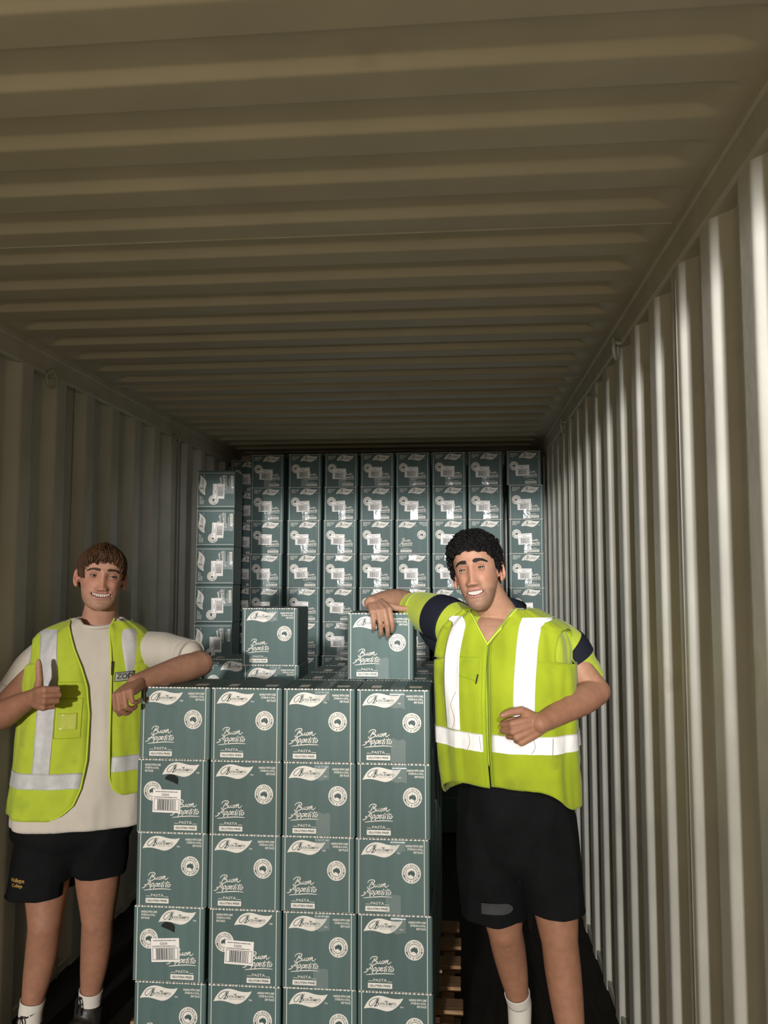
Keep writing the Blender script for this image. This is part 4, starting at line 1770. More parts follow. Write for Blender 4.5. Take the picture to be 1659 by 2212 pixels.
b1 = Solid()
hv, hf = H1.mesh()
b1.add(([HM1 @ Vector(p) + HO1 for p in hv], hf))
for sd in (-1, 1):
    for g in ear_geo(sd, H1.sx):
        b1.add(([HM1 @ Vector(p) + HO1 for p in g[0]], g[1]))
nb = P(216, 1352, 3.07)
b1.limb([nb - Vector((0, 0, .05)), nb + Vector((0, 0, .02)), P(219, 1308, 3.045), HO1 + Vector((.0, .022, -.03))], [.082, .070, .060, .055], 28, 5)
b1.limb([P(165, 1368, 3.07), P(216, 1354, 3.07), P(268, 1368, 3.07)], [.026, .042, .026], 20, 5)  # shoulder slope under the collar
# trunk kept inside the clothes
b1.limb([P(165, 1790, 3.06), P(180, 1640, 3.06), P(192, 1480, 3.06), P(200, 1405, 3.06)], [.10, .105, .11, .10], 28, 5)
b1.limb([P(128, 1412, 3.06), P(200, 1400, 3.07), P(285, 1408, 3.06)], [.044, .06, .044], 20, 5)
# arm raised in a thumbs up
SHa, ELa, WRa = P(114, 1416, 3.06), P(-15, 1553, 2.885), P(70, 1507, 2.79)
b1.limb([SHa, SHa.lerp(ELa, .5), ELa], [.046, .047, .043], 24, 6)
b1.limb([ELa, ELa.lerp(WRa, .28) + Vector((0, 0, -.004)), ELa.lerp(WRa, .65), WRa, WRa + (WRa - ELa).normalized() * .02], [.044, .050, .041, .029, .027], 24, 6)
hand(b1, WRa, (.80, -.60, .05), (0.05, 0, 1), (-.6, -.8, 0), [(72, 96, 62), (76, 98, 62), (80, 98, 62), (84, 96, 62)],
     [(.40, .88, .10), (.02, 1.0, .10), (-.14, 1.0, .02)], 1.02)
# arm leaning on the stack
SHb, ELb, WRb = P(308, 1404, 3.07), P(433, 1434, 2.945), P(300, 1472, 2.712)
b1.limb([SHb, SHb.lerp(ELb, .5), ELb], [.046, .047, .045], 24, 6)
b1.limb([ELb, ELb.lerp(WRb, .28), ELb.lerp(WRb, .65), WRb, WRb + (WRb - ELb).normalized() * .015], [.046, .049, .040, .029, .027], 24, 6)
hand(b1, WRb, P(262, 1501, 2.625) - WRb, (-1, 0.1, -.35), (-.45, -.15, .85), [(58, 62, 40), (62, 66, 40), (66, 70, 42), (70, 74, 44)],
     [(.7, .55, -.45), (.85, .0, -.5), (.7, -.3, -.6)], 1.0)
# legs
for hip, knee, ank in ((P(104, 1830, 3.05), P(97, 1995, 2.985), P(66, 2190, 2.99)), (P(212, 1830, 3.10), P(211, 1985, 3.10), P(194, 2165, 3.14))):
    kn = knee - hip
    b1.limb([hip, hip.lerp(knee, .5), hip.lerp(knee, .85), knee], [.092, .080, .065, .060], 26, 6)
    b1.limb([hip.lerp(knee, .9), knee, knee.lerp(ank, .30) + Vector((0, .012, 0)), knee.lerp(ank, .62) + Vector((0, .008, 0)), knee.lerp(ank, .88), ank, ank - Vector((0, 0, .05))],
            [.060, .058, .058, .050, .038, .036, .034], 26, 6)
    b1.ell(knee + Vector((0, -.030, -.005)), (.036, .030, .044))
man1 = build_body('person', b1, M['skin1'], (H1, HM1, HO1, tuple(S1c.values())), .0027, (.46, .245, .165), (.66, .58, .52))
tag(man1, 'young man in lime vest and cream t-shirt giving a thumbs up beside the cartons', 'person')
face_parts(man1, H1, HM1, HO1, M['iris_brown'], M['brow1'], M['skin1'], S1c['base'], (.011, .047, .0270, .0300, .0245, .0036), (-.02, .0), .27)

# hair
zl1 = lambda a: (lambda s, c: .078 * max(0, s) ** 1.2 + (.018 if s > -.2 else .018 - .085 * ((-s - .2) / .8)) * (1 - max(0, s) ** 1.2) - .030 * math.exp(-((abs(c) - .985) / .022) ** 2) * (s > 0))(math.sin(a), math.cos(a))
lift1 = lambda a: .004 + .013 * max(0, math.sin(a)) ** 1.5
fr1 = lambda a: .036 * max(0, math.sin(a)) ** 2 * (.35 + .65 * abs(math.sin(2.3 * a + .6)))
hb = hair_strands(H1, HM1, HO1, 21, 2300, zl1, lift1, .0019, lambda a: .55 * math.cos(a) * (1 if math.cos(a) > -.25 else 1.2) + .12, fr1, .22)
hair_cap(H1, HM1, HO1, zl1, .0045, hb)
hb.build('hair', M['hair1'], man1, True)

# t-shirt: body and sleeves fused, ribbed collar
sh = Solid()
sh.add(T1.solid(72, 0.0, 0.03, .985, 80))
slA = [P(112, 1412, 3.06), P(78, 1440, 3.05), P(46, 1480, 3.02), P(32, 1500, 3.0)]
slB = [P(306, 1404, 3.085), P(345, 1404, 3.05), P(384, 1410, 3.0), P(402, 1415, 2.975)]
sh.limb(slA, [.072, .073, .068, .066], 32, 6)
sh.limb(slB, [.068, .066, .060, .057], 32, 6)
tee = sh.build('t_shirt', M['tshirt'], .0065, 6, man1)
wrinkle(tee.data, .0035, 9, (1.0, 1.0, .8), 4.0)
# neckline sits lower at the front: drop the cloth where the throat shows
c = coords(tee.data)
rel = c - np.array(P(216, 1345, 3.05))
fwdv = T1.Fw
fr = rel @ fwdv
lat = rel @ T1.R
inn = np.sqrt((lat / .080) ** 2 + ((fr - .015) / .092) ** 2)
limit = float(P(216, 1366, 2.95).z) + .055 * smoothstep(.03, -.05, fr) + .03 * smoothstep(.75, 1.0, inn)
k = (inn < 1.0) & (c[:, 2] > limit)
c[k, 2] = limit[k]
set_coords(tee.data, c)
col = []
for t in np.linspace(0, 2 * math.pi, 40, endpoint=False):
    lx, ly = .080 * math.cos(t), .091 * math.sin(t)
    q = np.array(P(216, 1345, 3.05)) + T1.R * lx + T1.Fw * (ly + .014)
    col.append(Vector((q[0], q[1], float(P(216, 1347, 3.0).z) + .006 - .018 * max(0, math.sin(t)) ** 1.5 + .012 * max(0, -math.sin(t)))))
v, f = tube_geo(col, [.0075] * 40, 10, True, (Vector((0, 0, 1)), 1.0))
mesh_obj('collar', v, f, M['tshirt'], tee, True)
for pts, rr_ in ((slA, .0675), (slB, .0595)):
    d = (pts[-1] - pts[-2]).normalized()
    v, f = open_tube([pts[-1] - d * .004, pts[-1] + d * .016, pts[-1] + d * .030], [rr_, rr_ + .001, rr_ + .001], 40, 4, .005)
    mesh_obj('sleeve_hem', v, f, M['tshirt'], tee, True)

# open safety vest
zz = lambda py: P(190, py, 2.93).z
eL = interp((zz(1335), -.090), (zz(1360), -.072), (zz(1400), -.044), (zz(1440), -.012), (zz(1480), .012), (zz(1540), .026), (zz(1640), .026), (zz(1700), .012), (zz(1735), -.010), (zz(1755), -.045), (zz(1766), -.09))
eR = interp((zz(1335), .052), (zz(1360), .060), (zz(1400), .078), (zz(1450), .088), (zz(1520), .094), (zz(1620), .098), (zz(1680), .104), (zz(1706), .118), (zz(1722), .15))
hL, hR, hB = T1.v_at_z(zz(1768)), T1.v_at_z(zz(1722)), T1.v_at_z(zz(1750))
hem1 = lambda a: hL + (hB - hL) * smoothstep(.12, .4, a) + (hR - hB) * smoothstep(.55, .85, a)
va1, vt1 = T1.v_at_z(zz(1450)), T1.v_at_z(P(190, 1339, 3.05).z)
xa1 = interp((zz(1450), .19), (zz(1410), .188), (zz(1380), .188), (zz(1340), .19))
pl1 = lambda u, v: .014 + .011 * max(0, math.sin(u * 26 + 1.0)) * float(smoothstep(va1 + .0, vt1, np.array(v))) * float(smoothstep(.98, 1.2, np.array(u)))
v1 = vest(T1, man1, M['lime'], eL, eR, hem1, va1, vt1, xa1, .013, pleat=pl1)
# binding along the front edges
for ed, z0, z1 in ((eL, 1338, 1764), (eR, 1338, 1718)):
    pts = []
    for py in np.linspace(z0, z1, 60):
        v = T1.v_at_z(zz(py))
        pts.append(Vector(T1.pt(T1.u_at(ed(zz(py)), v), v, .013)))
    vv, ff = tube_geo(pts, [.0035] * len(pts), 8)
    mesh_obj('edge_binding', vv, ff, M['lime_edge'], v1, True)
# reflective tape: two braces and a belt on each front
zb0, zb1 = zz(1700), zz(1666)
vb0, vb1 = T1.v_at_z(zb0), T1.v_at_z(zb1)
TAU = 2 * math.pi
tape_on(T1, 'reflective_belt', M['tape_grey'], v1, lambda a, v: T1.u_at(eL(T1.ring(v)[2]) - .004, v) + (TAU + T1.u_at(.106, v) - T1.u_at(eL(T1.ring(v)[2]) - .004, v)) * a,
        lambda a, q: vb0 + (vb1 - vb0) * q + (T1.v_at_z(zz(1636)) - vb1) * float(smoothstep(.6, .95, np.array(a))), 110, 8, .0150)
bl = interp((zz(1345), -.140), (zz(1380), -.132), (zz(1450), -.120), (zz(1540), -.118), (zz(1640), -.122), (zz(1700), -.125))
vL0, vL1 = T1.v_at_z(zz(1668)), T1.v_at_z(P(150, 1356, 3.03).z)
tape_on(T1, 'reflective_brace', M['tape_grey'], v1, lambda a, v: T1.u_at(bl(T1.ring(v)[2]) - .030 + .060 * a, v), lambda a, q: vL0 + (vL1 - vL0) * q, 10, 70, .0155)
brr = interp((zz(1345), .125), (zz(1380), .135), (zz(1450), .160), (zz(1500), .180))
vR0 = T1.v_at_z(zz(1490))
tape_on(T1, 'reflective_brace', M['tape_grey'], v1, lambda a, v: T1.u_at(brr(T1.ring(v)[2]) - .028 + .056 * a, v), lambda a, q: vR0 + (vL1 - vR0) * q, 10, 60, .0165)
# chest pocket with its clear sleeve, flap edges and the badge on the other side
surf_lines(T1, 'pocket_seam', M['lime_dark'], v1, [[(-.088, zz(1470)), (-.012, zz(1470)), (.006, zz(1472))], [(-.088, zz(1470)), (-.086, zz(1590))], [(-.086, zz(1590)), (.0, zz(1590))], [(.002, zz(1505)), (.0, zz(1590))], [(-.088, zz(1505)), (.004, zz(1505))]], .0145, .0013)
tape_on(T1, 'clear_pocket', M['clear'], v1, lambda a, v: T1.u_at(-.075 + .062 * a, v), lambda a, q: T1.v_at_z(zz(1572)) + (T1.v_at_z(zz(1536)) - T1.v_at_z(zz(1572))) * q, 12, 10, .0165)
tape_on(T1, 'badge', M['patch'], v1, lambda a, v: T1.u_at(.100 + .058 * a, v), lambda a, q: T1.v_at_z(zz(1472)) + (T1.v_at_z(zz(1452)) - T1.v_at_z(zz(1472))) * q, 8, 4, .0185)
surf_lines(T1, 'badge_edge', M['ink_dark'], v1, [[(.099, zz(1472)), (.158, zz(1470))], [(.099, zz(1453)), (.158, zz(1451))], [(.099, zz(1472)), (.099, zz(1453))], [(.158, zz(1470)), (.158, zz(1451))]], .0195, .0012)
text_on(T1, 'badge_lettering', M['ink_dark'], v1, 'ZOD', .104, .154, zz(1467), zz(1455), .0197, .02)
# zip slider hanging on the right-hand edge
zp = Vector(T1.pt(T1.u_at(.086, T1.v_at_z(zz(1430))), T1.v_at_z(zz(1430)), .019))
bz = MB(); bz.tube([zp, zp + Vector((0, -.002, -.022)), zp + Vector((.0, -.001, -.045))], [.0035, .0028, .0022], 6)
bz.build('zip_slider', M['zip'], v1, True)

# shorts, socks and boots
st = Solid()
st.limb([P(160, 1745, 3.06), P(158, 1780, 3.06), P(155, 1800, 3.06)], [.14, .14, .12], 36, 5)
st.add(ellipsoid(P(158, 1785, 3.065), (.218, .145, .105), 32, 20, YA))
st.limb([P(112, 1790, 3.05), P(100, 1850, 3.035), P(88, 1905, 3.02), P(82, 1950, 3.01)], [.116, .114, .109, .110], 36, 6)
st.limb([P(210, 1790, 3.08), P(212, 1840, 3.09), P(214, 1880, 3.10), P(214, 1912, 3.10)], [.114, .106, .095, .093], 36, 6)
so = st.build('shorts', M['black'], .0075, 5, man1)
wrinkle(so.data, .007, 7, (1.4, 1.4, .45), 1.0)


def flat_hem(o, x_split, zl, zr):
    c = coords(o.data)
    n = np.array([mnoise.noise(Vector((p[0] * 14, p[1] * 14, 0))) for p in c])
    lim = np.where(c[:, 0] < x_split, zl, zr) + .009 * n
    c[:, 2] = np.maximum(c[:, 2], lim)
    set_coords(o.data, c)
    return c


c = flat_hem(so, P(152, 1900, 3.05).x, P(80, 1944, 2.93).z, P(214, 1904, 3.0).z)
def front_on(o, px, py, d):
    return P(px, py, d)
for body_, x0, x1, y0, y1 in (('Wellington', 24, 52, 1908, 1896), ('College', 26, 48, 1918, 1908)):
    v, f = text_geo(body_, .012)
    a = np.array(v); lo, hi = a.min(0), a.max(0)
    out = []
    for p in v:
        px_ = x0 + (p[0] - lo[0]) / (hi[0] - lo[0]) * (x1 - x0)
        py_ = y0 + (p[1] - lo[1]) / (hi[1] - lo[1]) * (y1 - y0) + (px_ - 24) * .12
        q = P(px_, py_, 2.93)
        sel = c[(np.abs(c[:, 0] - q.x) < .012) & (np.abs(c[:, 2] - q.z) < .012)]
        yy = sel[:, 1].min() - .002 if len(sel) else 2.93
        q = P(px_, py_, yy)
        out.append(q)
    mesh_obj('embroidery', out, f, M['gold'], so)
for ank, xy, toe in ((P(66, 2190, 2.99), P(64, 2200, 2.99), (-.10, -1, 0)), (P(194, 2165, 3.14), P(192, 2170, 3.145), (-.25, -1, 0))):
    left = ank.y < 3.05
    d = (ank - (P(97, 1995, 2.985) if left else P(211, 1985, 3.10))).normalized()
    v, f = open_tube([ank - d * .050, ank - d * .03, ank, ank + Vector((0, 0, -.085))], [.0440, .0425, .0415, .038], 32, 5, .004)
    sk_ = mesh_obj('sock', v, f, M['sock'], man1, True)
    sw = MB()  # tick mark on the ankle
    base = ank - d * .012 + Vector((.012 if left else -.016, -.0415, 0))
    sw.tube([base + Vector((-.016, .004, .004)), base + Vector((-.008, -.0005, -.005)), base + Vector((.006, .0005, .001)), base + Vector((.018, .006, .007))], [.0010, .0032, .0022, .0006], 6)
    sw.build('tick_mark', M['pupil'], sk_, True)
    boot('work_boot', man1, (xy.x, ank.y, 0), toe)


# ================================================================== person leaning on the cartons
YB = math.radians(-24)
D2 = 2.80
T2 = Torso([(P(1108, 1775, D2), .208, .140, .135), (P(1102, 1690, D2), .216, .146, .135), (P(1096, 1600, D2), .220, .150, .135),
            (P(1092, 1500, D2), .218, .148, .132), (P(1090, 1430, D2), .216, .142, .128), (P(1090, 1388, D2), .211, .132, .122),
            (P(1090, 1354, D2), .192, .117, .112), (P(1088, 1336, D2), .156, .101, .102), (P(1084, 1321, D2), .116, .086, .090), (P(1080, 1306, D2), .080, .070, .074)], YB, 5.3, .010)
H2 = Head(sx=.965, sz=1.045, jaw=.97, nose=1.12, nose_w=1.12, mouth_z=-.0690, mouth_w=.0300, open_h=.0072, smile=4.5, cheek=.85, top=.93, mouth_x=.0)
HM2 = local_frame(math.radians(-13), math.radians(5), math.radians(-10))
HO2 = P(1030, 1238, 2.73)
S2c = dict(base=(.42, .225, .145), lip=(.40, .155, .125), red=(.48, .205, .140), stub=(.17, .110, .080), stub_amt=.50)
b2 = Solid()
hv, hf = H2.mesh()
b2.add(([HM2 @ Vector(p) + HO2 for p in hv], hf))
for sd in (-1, 1):
    for g in ear_geo(sd, H2.sx):
        b2.add(([HM2 @ Vector(p) + HO2 for p in g[0]], g[1]))
nb = P(1080, 1345, 2.82)
b2.limb([nb - Vector((0, 0, .09)), nb, P(1062, 1305, 2.79), HO2 + Vector((.012, .022, -.03))], [.088, .072, .060, .056], 28, 5)
b2.limb([P(1010, 1362, 2.83), P(1082, 1345, 2.83), P(1160, 1362, 2.83)], [.040, .046, .040], 20, 5)
b2.ell(P(1062, 1395, 2.77), (.10, .085, .10))
b2.limb([P(1108, 1780, 2.82), P(1100, 1640, 2.81), P(1092, 1480, 2.81), P(1090, 1405, 2.81)], [.10, .105, .11, .10], 28, 5)
b2.limb([P(985, 1375, 2.86), P(1090, 1385, 2.83), P(1205, 1388, 2.83)], [.050, .06, .050], 20, 5)
SHc, ELc, WRc = P(985, 1355, 2.87), P(872, 1299, 3.17), P(808, 1303, 3.0)
b2.limb([SHc, SHc.lerp(ELc, .5), ELc], [.048, .048, .044], 24, 6)
b2.limb([ELc, ELc.lerp(WRc, .35) + Vector((0, 0, .004)), ELc.lerp(WRc, .7) + Vector((0, 0, .004)), WRc, WRc + (WRc - ELc).normalized() * .015], [.044, .045, .038, .030, .028], 24, 6)
hand(b2, WRc + Vector((0, 0, .004)), P(822, 1322, 2.925) - WRc, (1, 0.15, 0.1), (-.15, -.45, .9), [(62, 34, 22), (58, 32, 20), (60, 32, 20), (64, 36, 22)],
     [(.35, .90, -.25), (.25, 1.0, -.25), (.15, 1.0, -.15)], 1.0, .06)
SHd, ELd, WRd = P(1203, 1392, 2.84), P(1288, 1494, 2.80), P(1172, 1560, 2.575)
b2.limb([SHd, SHd.lerp(ELd, .5), ELd], [.048, .049, .045], 24, 6)
b2.limb([ELd, ELd.lerp(WRd, .28), ELd.lerp(WRd, .65), WRd, WRd + (WRd - ELd).normalized() * .015], [.046, .049, .040, .030, .028], 24, 6)
hand(b2, WRd, P(1108, 1588, 2.545) - WRd, (-.1, 0, 1), (0, -1, .15), [(64, 90, 60), (70, 94, 60), (76, 94, 60), (82, 94, 60)],
     [(.62, .72, .12), (.98, .22, .0), (1.0, .02, -.05)], 1.03)
for hip, knee, ank in ((P(1066, 1810, 2.84), P(1090, 2005, 2.87), P(1122, 2170, 3.00)), (P(1182, 1810, 2.80), P(1208, 2025, 2.74), P(1242, 2300, 2.71))):
    b2.limb([hip, hip.lerp(knee, .5), hip.lerp(knee, .85), knee], [.092, .080, .066, .060], 26, 6)
    b2.limb([hip.lerp(knee, .9), knee, knee.lerp(ank, .30) + Vector((0, .012, 0)), knee.lerp(ank, .62) + Vector((0, .008, 0)), knee.lerp(ank, .88), ank, ank - Vector((0, 0, .05))],
            [.060, .058, .057, .049, .038, .036, .034], 26, 6)
    b2.ell(knee + Vector((0, -.030, -.005)), (.036, .030, .044))
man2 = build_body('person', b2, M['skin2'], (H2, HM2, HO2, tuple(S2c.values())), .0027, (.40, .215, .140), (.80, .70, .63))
tag(man2, 'curly dark-haired man in lime vest and black shorts resting an arm on a carton', 'person')
face_parts(man2, H2, HM2, HO2, M['iris_hazel'], M['brow2'], M['skin2'], S2c['base'], (.011, .048, .0265, .0290, .0240, .0046), (.10, .0), .26)

# curly hair: short coils packed over the skull
zl2 = lambda a: (lambda s, c: .066 * max(0, s) ** 1.1 + (.022 if s > -.2 else .022 - .095 * ((-s - .2) / .8)) * (1 - max(0, s) ** 1.1) - .030 * math.exp(-((abs(c) - .985) / .022) ** 2) * (s > 0))(math.sin(a), math.cos(a))
hb = MB()
hair_cap(H2, HM2, HO2, zl2, .012, hb)
rr = random.Random(9)
for k in range(950):
    a = rr.uniform(0, 2 * math.pi)
    t = math.acos(rr.uniform(0, 1)) / (math.pi / 2)
    zb = zl2(a) - .004
    z = zb + (.1235 - zb) * math.cos(t * math.pi / 2)
    x, y, z2 = H2.surf(np.array([a]), np.array([z]))
    p = np.array((x[0], y[0], z2[0])); d = p - np.array((0, -.01, .02)); d /= np.linalg.norm(d)
    d[2] = max(d[2], -.1)
    upk = .55 + .45 * float(smoothstep(.03, .09, np.array(z)))
    e1 = np.cross(d, (rr.uniform(-1, 1), rr.uniform(-1, 1), rr.uniform(-1, 1))); e1 /= np.linalg.norm(e1)
    e2 = np.cross(d, e1)
    R_ = rr.uniform(.006, .0115)
    ph = rr.uniform(0, 6.28)
    hgt = rr.uniform(.004, .016)
    pts, ra = [], []
    n = 11
    for j in range(n):
        th = ph + j / (n - 1) * 8.5
        q = p + d * ((.004 + .013 * upk) + hgt * (j / (n - 1) - .3)) + (e1 * math.cos(th) + e2 * math.sin(th)) * R_ * (1 - .35 * j / (n - 1))
        pts.append(HM2 @ Vector(q) + HO2)
        ra.append(.0029 * (1 - .4 * j / (n - 1)))
    hb.tube(pts, ra, 5)
hb.build('hair', M['hair2'], man2, True)

# work shirt under the vest: sleeves with a navy shoulder band, navy collar
sh = Solid()
sh.add(T2.solid(72, .006, T2.v_at_z(P(1060, 1655, 2.66).z), .93, 80))
slC = [P(1000, 1360, 2.86), P(958, 1338, 2.93), P(918, 1322, 3.02), P(898, 1318, 3.07)]
slD = [P(1196, 1385, 2.84), P(1222, 1408, 2.85), P(1242, 1442, 2.86), P(1254, 1464, 2.865)]
sh.limb(slC, [.078, .080, .070, .062], 32, 6)
sh.limb(slD, [.078, .080, .077, .074], 32, 6)
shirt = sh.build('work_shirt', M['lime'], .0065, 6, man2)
c = coords(shirt.data)
rel = c - np.array(P(1080, 1335, 2.80))
fr = rel @ T2.Fw; lat = rel @ T2.R
zv = interp((P(1050, 1300, 2.67).z, .082), (P(1050, 1392, 2.67).z, .004))
halfw = np.interp(c[:, 2], [P(1050, 1396, 2.67).z, P(1050, 1300, 2.67).z], [0.0, .095])
k = (np.abs(lat) < halfw) & (fr > -.05)
c[k] -= np.outer(np.minimum(.06, (halfw - np.abs(lat))[k] * 2.2 + .004), T2.Fw)
set_coords(shirt.data, c)
wrinkle(shirt.data, .003, 9, (1, 1, .8), 2.0)


def at_path(pts, rad, t0, t1, grow):
    cc = catmull([np.array((*p, r)) for p, r in zip(pts, rad)], 8)
    n = len(cc)
    i0, i1 = int(t0 * (n - 1)), int(t1 * (n - 1))
    sel = cc[i0:i1 + 1]
    return [Vector(q[:3]) for q in sel[::2]], [float(q[3]) + grow for q in sel[::2]]


for pts, rad, t0, t1 in ((slC, [.078, .080, .070, .062], .20, .42), (slD, [.078, .080, .077, .074], .26, .54)):
    a, r_ = at_path(pts, rad, t0, t1, .0055)
    v, f = open_tube(a, r_, 44, 4, .006)
    o = mesh_obj('shoulder_band', v, f, M['navy'], shirt, True)
    a, r_ = at_path(pts, rad, .80, 1.0, .003)
    dd = (a[-1] - a[-2]).normalized()
    v, f = open_tube(a + [a[-1] + dd * .02], r_ + [r_[-1]], 44, 4, .005)
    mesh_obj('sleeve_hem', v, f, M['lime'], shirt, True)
# dark under-arm gusset of the raised sleeve
ug = Solid()
ug.limb([P(985, 1400, 2.87), P(955, 1385, 2.93), P(925, 1362, 3.0)], [.055, .050, .035], 24, 5)
ug.build('under_arm_panel', M['navy'], .007, 4, shirt)
# collar: standing at the back of the neck, opening towards the throat
cv, cf = [], []
n = 40
for lay in (0, .004):
    for i in range(n + 1):
        t = math.radians(-38) + math.radians(256) * -1 * 0 + math.radians(-38 + 0) * 0 + (math.radians(256)) * i / n
        ang = math.pi + math.radians(-38) + math.radians(256) * i / n - math.radians(0)
        lx, ly = math.cos(ang + math.radians(0)), math.sin(ang)
        for q in range(5):
            h = q / 4
            ro = .080 + .010 * h - lay
            fall = (1 - abs(i / n - .5) * 2) ** .6
            base = np.array(P(1080, 1335, 2.81)) + T2.R * lx * ro + T2.Fw * (ly * ro * 1.02 + .004)
            z = P(1080, 1338, 2.80).z - .030 + .030 * fall + h * (.030 + .042 * fall)
            cv.append((base[0], base[1], z))
m5 = 5
K = (n + 1) * m5
for s_ in (0, K):
    for i in range(n):
        for q in range(m5 - 1):
            cf.append((s_ + i * m5 + q, s_ + (i + 1) * m5 + q, s_ + (i + 1) * m5 + q + 1, s_ + i * m5 + q + 1))
for i in range(n):
    cf.append((i * m5 + 4, (i + 1) * m5 + 4, K + (i + 1) * m5 + 4, K + i * m5 + 4))
mesh_obj('collar', cv, cf, M['navy'], shirt, True)

# zipped vest
z2 = lambda py: P(1060, py, 2.66).z
vtop = .072
eL2 = interp((z2(1300), -.084), (z2(1330), -.062), (z2(1360), -.034), (z2(1392), -.0002), (z2(1800), -.0002))
eR2 = interp((z2(1300), .084), (z2(1330), .062), (z2(1360), .034), (z2(1392), .0002), (z2(1800), .0002))
hf, hs, hb_ = T2.v_at_z(z2(1700)), T2.v_at_z(z2(1752)), T2.v_at_z(z2(1770))
hem2 = lambda a: hf + (hs - hf) * (float(smoothstep(.10, .26, np.array(a))) - float(smoothstep(.74, .90, np.array(a)))) * .9 + .012 * math.sin(a * 40) * .2
va2, vt2 = T2.v_at_z(z2(1445)), T2.v_at_z(P(1085, 1314, 2.80).z)
xa2 = interp((z2(1445), .196), (z2(1400), .192), (z2(1370), .192), (z2(1300), .19))
v2 = vest(T2, man2, M['lime_shaded'], eL2, eR2, hem2, va2, vt2, xa2, .015)
for ed in (eL2, eR2):
    pts = []
    for py in np.linspace(1316, 1392, 24):
        v = T2.v_at_z(z2(py))
        pts.append(Vector(T2.pt(T2.u_at(ed(z2(py)), v), v, .015)))
    vv, ff = tube_geo(pts, [.0035] * len(pts), 8)
    mesh_obj('edge_binding', vv, ff, M['lime_edge'], v2, True)
surf_lines(T2, 'zip', M['lime_dark'], v2, [[(.0, z2(1392)), (.0, z2(1695))], [(-.012, z2(1394)), (-.012, z2(1695))], [(.012, z2(1394)), (.012, z2(1695))]], .0165, .0018)
surf_lines(T2, 'pocket_seam', M['lime_dark'], v2, [[(-.095, z2(1422)), (-.022, z2(1420))], [(-.095, z2(1422)), (-.094, z2(1462))], [(-.022, z2(1420)), (-.024, z2(1470))], [(-.094, z2(1462)), (-.024, z2(1472))], [(-.058, z2(1424)), (-.058, z2(1462))]], .0165, .0012)
zp = Vector(T2.pt(T2.u_at(-.024, T2.v_at_z(z2(1458))), T2.v_at_z(z2(1458)), .020))
bz = MB(); bz.tube([zp, zp + Vector((-.003, 0, -.012)), zp + Vector((-.006, 0, -.026))], [.0026, .0024, .0020], 6); bz.build('zip_pull', M['zip'], v2, True)
# reflective tape
vb0, vb1 = T2.v_at_z(z2(1622)), T2.v_at_z(z2(1584))
tape_on(T2, 'reflective_belt', M['tape_white'], v2, lambda a, v: T2.u_at(-.010, v) + (TAU + T2.u_at(.012, v) - T2.u_at(-.010, v)) * a,
        lambda a, q: vb0 + (vb1 - vb0) * q, 110, 8, .0175)
b3 = interp((z2(1315), -.118), (z2(1350), -.110), (z2(1420), -.122), (z2(1500), -.122), (z2(1600), -.120))
vS0, vS1 = T2.v_at_z(z2(1582)), T2.v_at_z(P(1085, 1330, 2.80).z)
tape_on(T2, 'reflective_brace', M['tape_white'], v2, lambda a, v: T2.u_at(b3(T2.ring(v)[2]) - .029 + .058 * a, v), lambda a, q: vS0 + (vS1 - vS0) * q, 10, 70, lambda u, v: .0180 + .008 * float(smoothstep(vS1 - .16, vS1, np.array(v))))
b4 = interp((z2(1315), .122), (z2(1350), .120), (z2(1420), .118), (z2(1500), .112), (z2(1600), .108))
tape_on(T2, 'reflective_brace', M['tape_white'], v2, lambda a, v: T2.u_at(b4(T2.ring(v)[2]) - .029 + .058 * a, v), lambda a, q: vS0 + (vS1 - vS0) * q, 10, 70, lambda u, v: .0180 + .008 * float(smoothstep(vS1 - .16, vS1, np.array(v))))
# creases in the worn tape
surf_lines(T2, 'tape_crease', M['board'], v2, [[(-.105, z2(1500)), (-.122, z2(1530)), (-.108, z2(1560)), (-.118, z2(1580))], [(-.06, z2(1586)), (-.055, z2(1605)), (-.064, z2(1620))],
                                              [(-.02, z2(1588)), (-.016, z2(1618))], [(.135, z2(1588)), (.138, z2(1606)), (.128, z2(1620))], [(.178, z2(1586)), (.176, z2(1620))]], .0190, .0009)

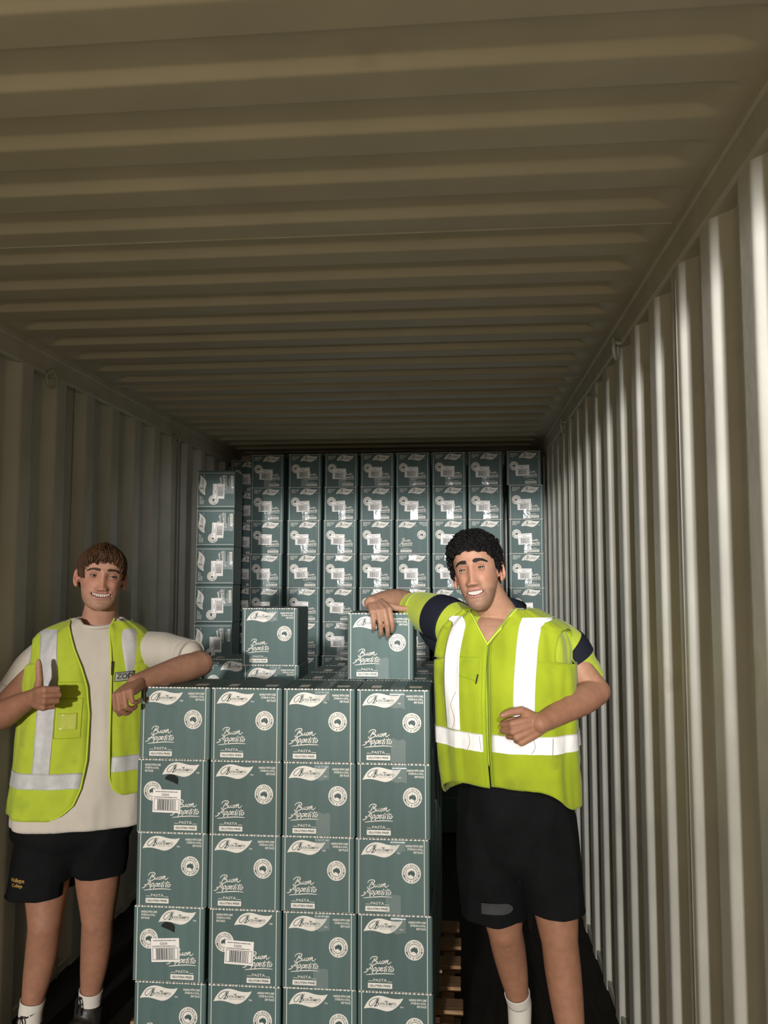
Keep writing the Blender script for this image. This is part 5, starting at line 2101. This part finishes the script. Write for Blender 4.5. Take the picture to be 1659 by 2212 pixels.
# shorts, socks and boots
st = Solid()
st.add(ellipsoid(P(1112, 1745, 2.825), (.196, .142, .15), 32, 20, YB))
st.limb([P(1108, 1700, 2.82), P(1112, 1750, 2.82), P(1114, 1790, 2.82)], [.15, .155, .15], 36, 5)
st.limb([P(1068, 1770, 2.83), P(1062, 1850, 2.84), P(1064, 1930, 2.86), P(1070, 2010, 2.87)], [.118, .112, .104, .098], 36, 6)
st.limb([P(1170, 1770, 2.80), P(1185, 1850, 2.78), P(1198, 1930, 2.76), P(1204, 2000, 2.755)], [.116, .104, .092, .086], 36, 6)
so = st.build('shorts', M['black'], .0075, 5, man2)
wrinkle(so.data, .007, 7, (1.4, 1.4, .45), 3.0)
c = flat_hem(so, P(1142, 1900, 2.82).x, P(1075, 1998, 2.78).z, P(1204, 1984, 2.68).z)
# worn print above the hem: a pale oblong with faint lettering
bl_ = []
for i in range(13):
    for j in range(5):
        px_ = 1040 + 68 * i / 12; py_ = 1962 + 24 * (j / 4 - .5) * min(1, 1.6 * (1 - i / 12) ** .5 + .25) + 3 * math.sin(i / 12 * 3.1)
        q = P(px_, py_, 2.77)
        sel = c[(np.abs(c[:, 0] - q.x) < .012) & (np.abs(c[:, 2] - q.z) < .012)]
        bl_.append(P(px_, py_, (sel[:, 1].min() if len(sel) else 2.77) - .003))
ff = [(i * 5 + j, i * 5 + j + 1, (i + 1) * 5 + j + 1, (i + 1) * 5 + j) for i in range(12) for j in range(4)]
mesh_obj('faded_print', bl_, ff, M['logo_grey'], so, True)
for ank, knee, toe in ((P(1122, 2170, 3.00), P(1090, 2005, 2.87), (.18, -1, 0)), (P(1242, 2300, 2.71), P(1208, 2025, 2.74), (.15, -1, 0))):
    d = (ank - knee).normalized()
    v, f = open_tube([ank - d * .055, ank - d * .03, ank, ank + Vector((0, 0, -.085))], [.0440, .0425, .0415, .038], 32, 5, .004)
    mesh_obj('sock', v, f, M['sock'], man2, True)
    boot('work_boot', man2, (ank.x, ank.y, 0), toe)
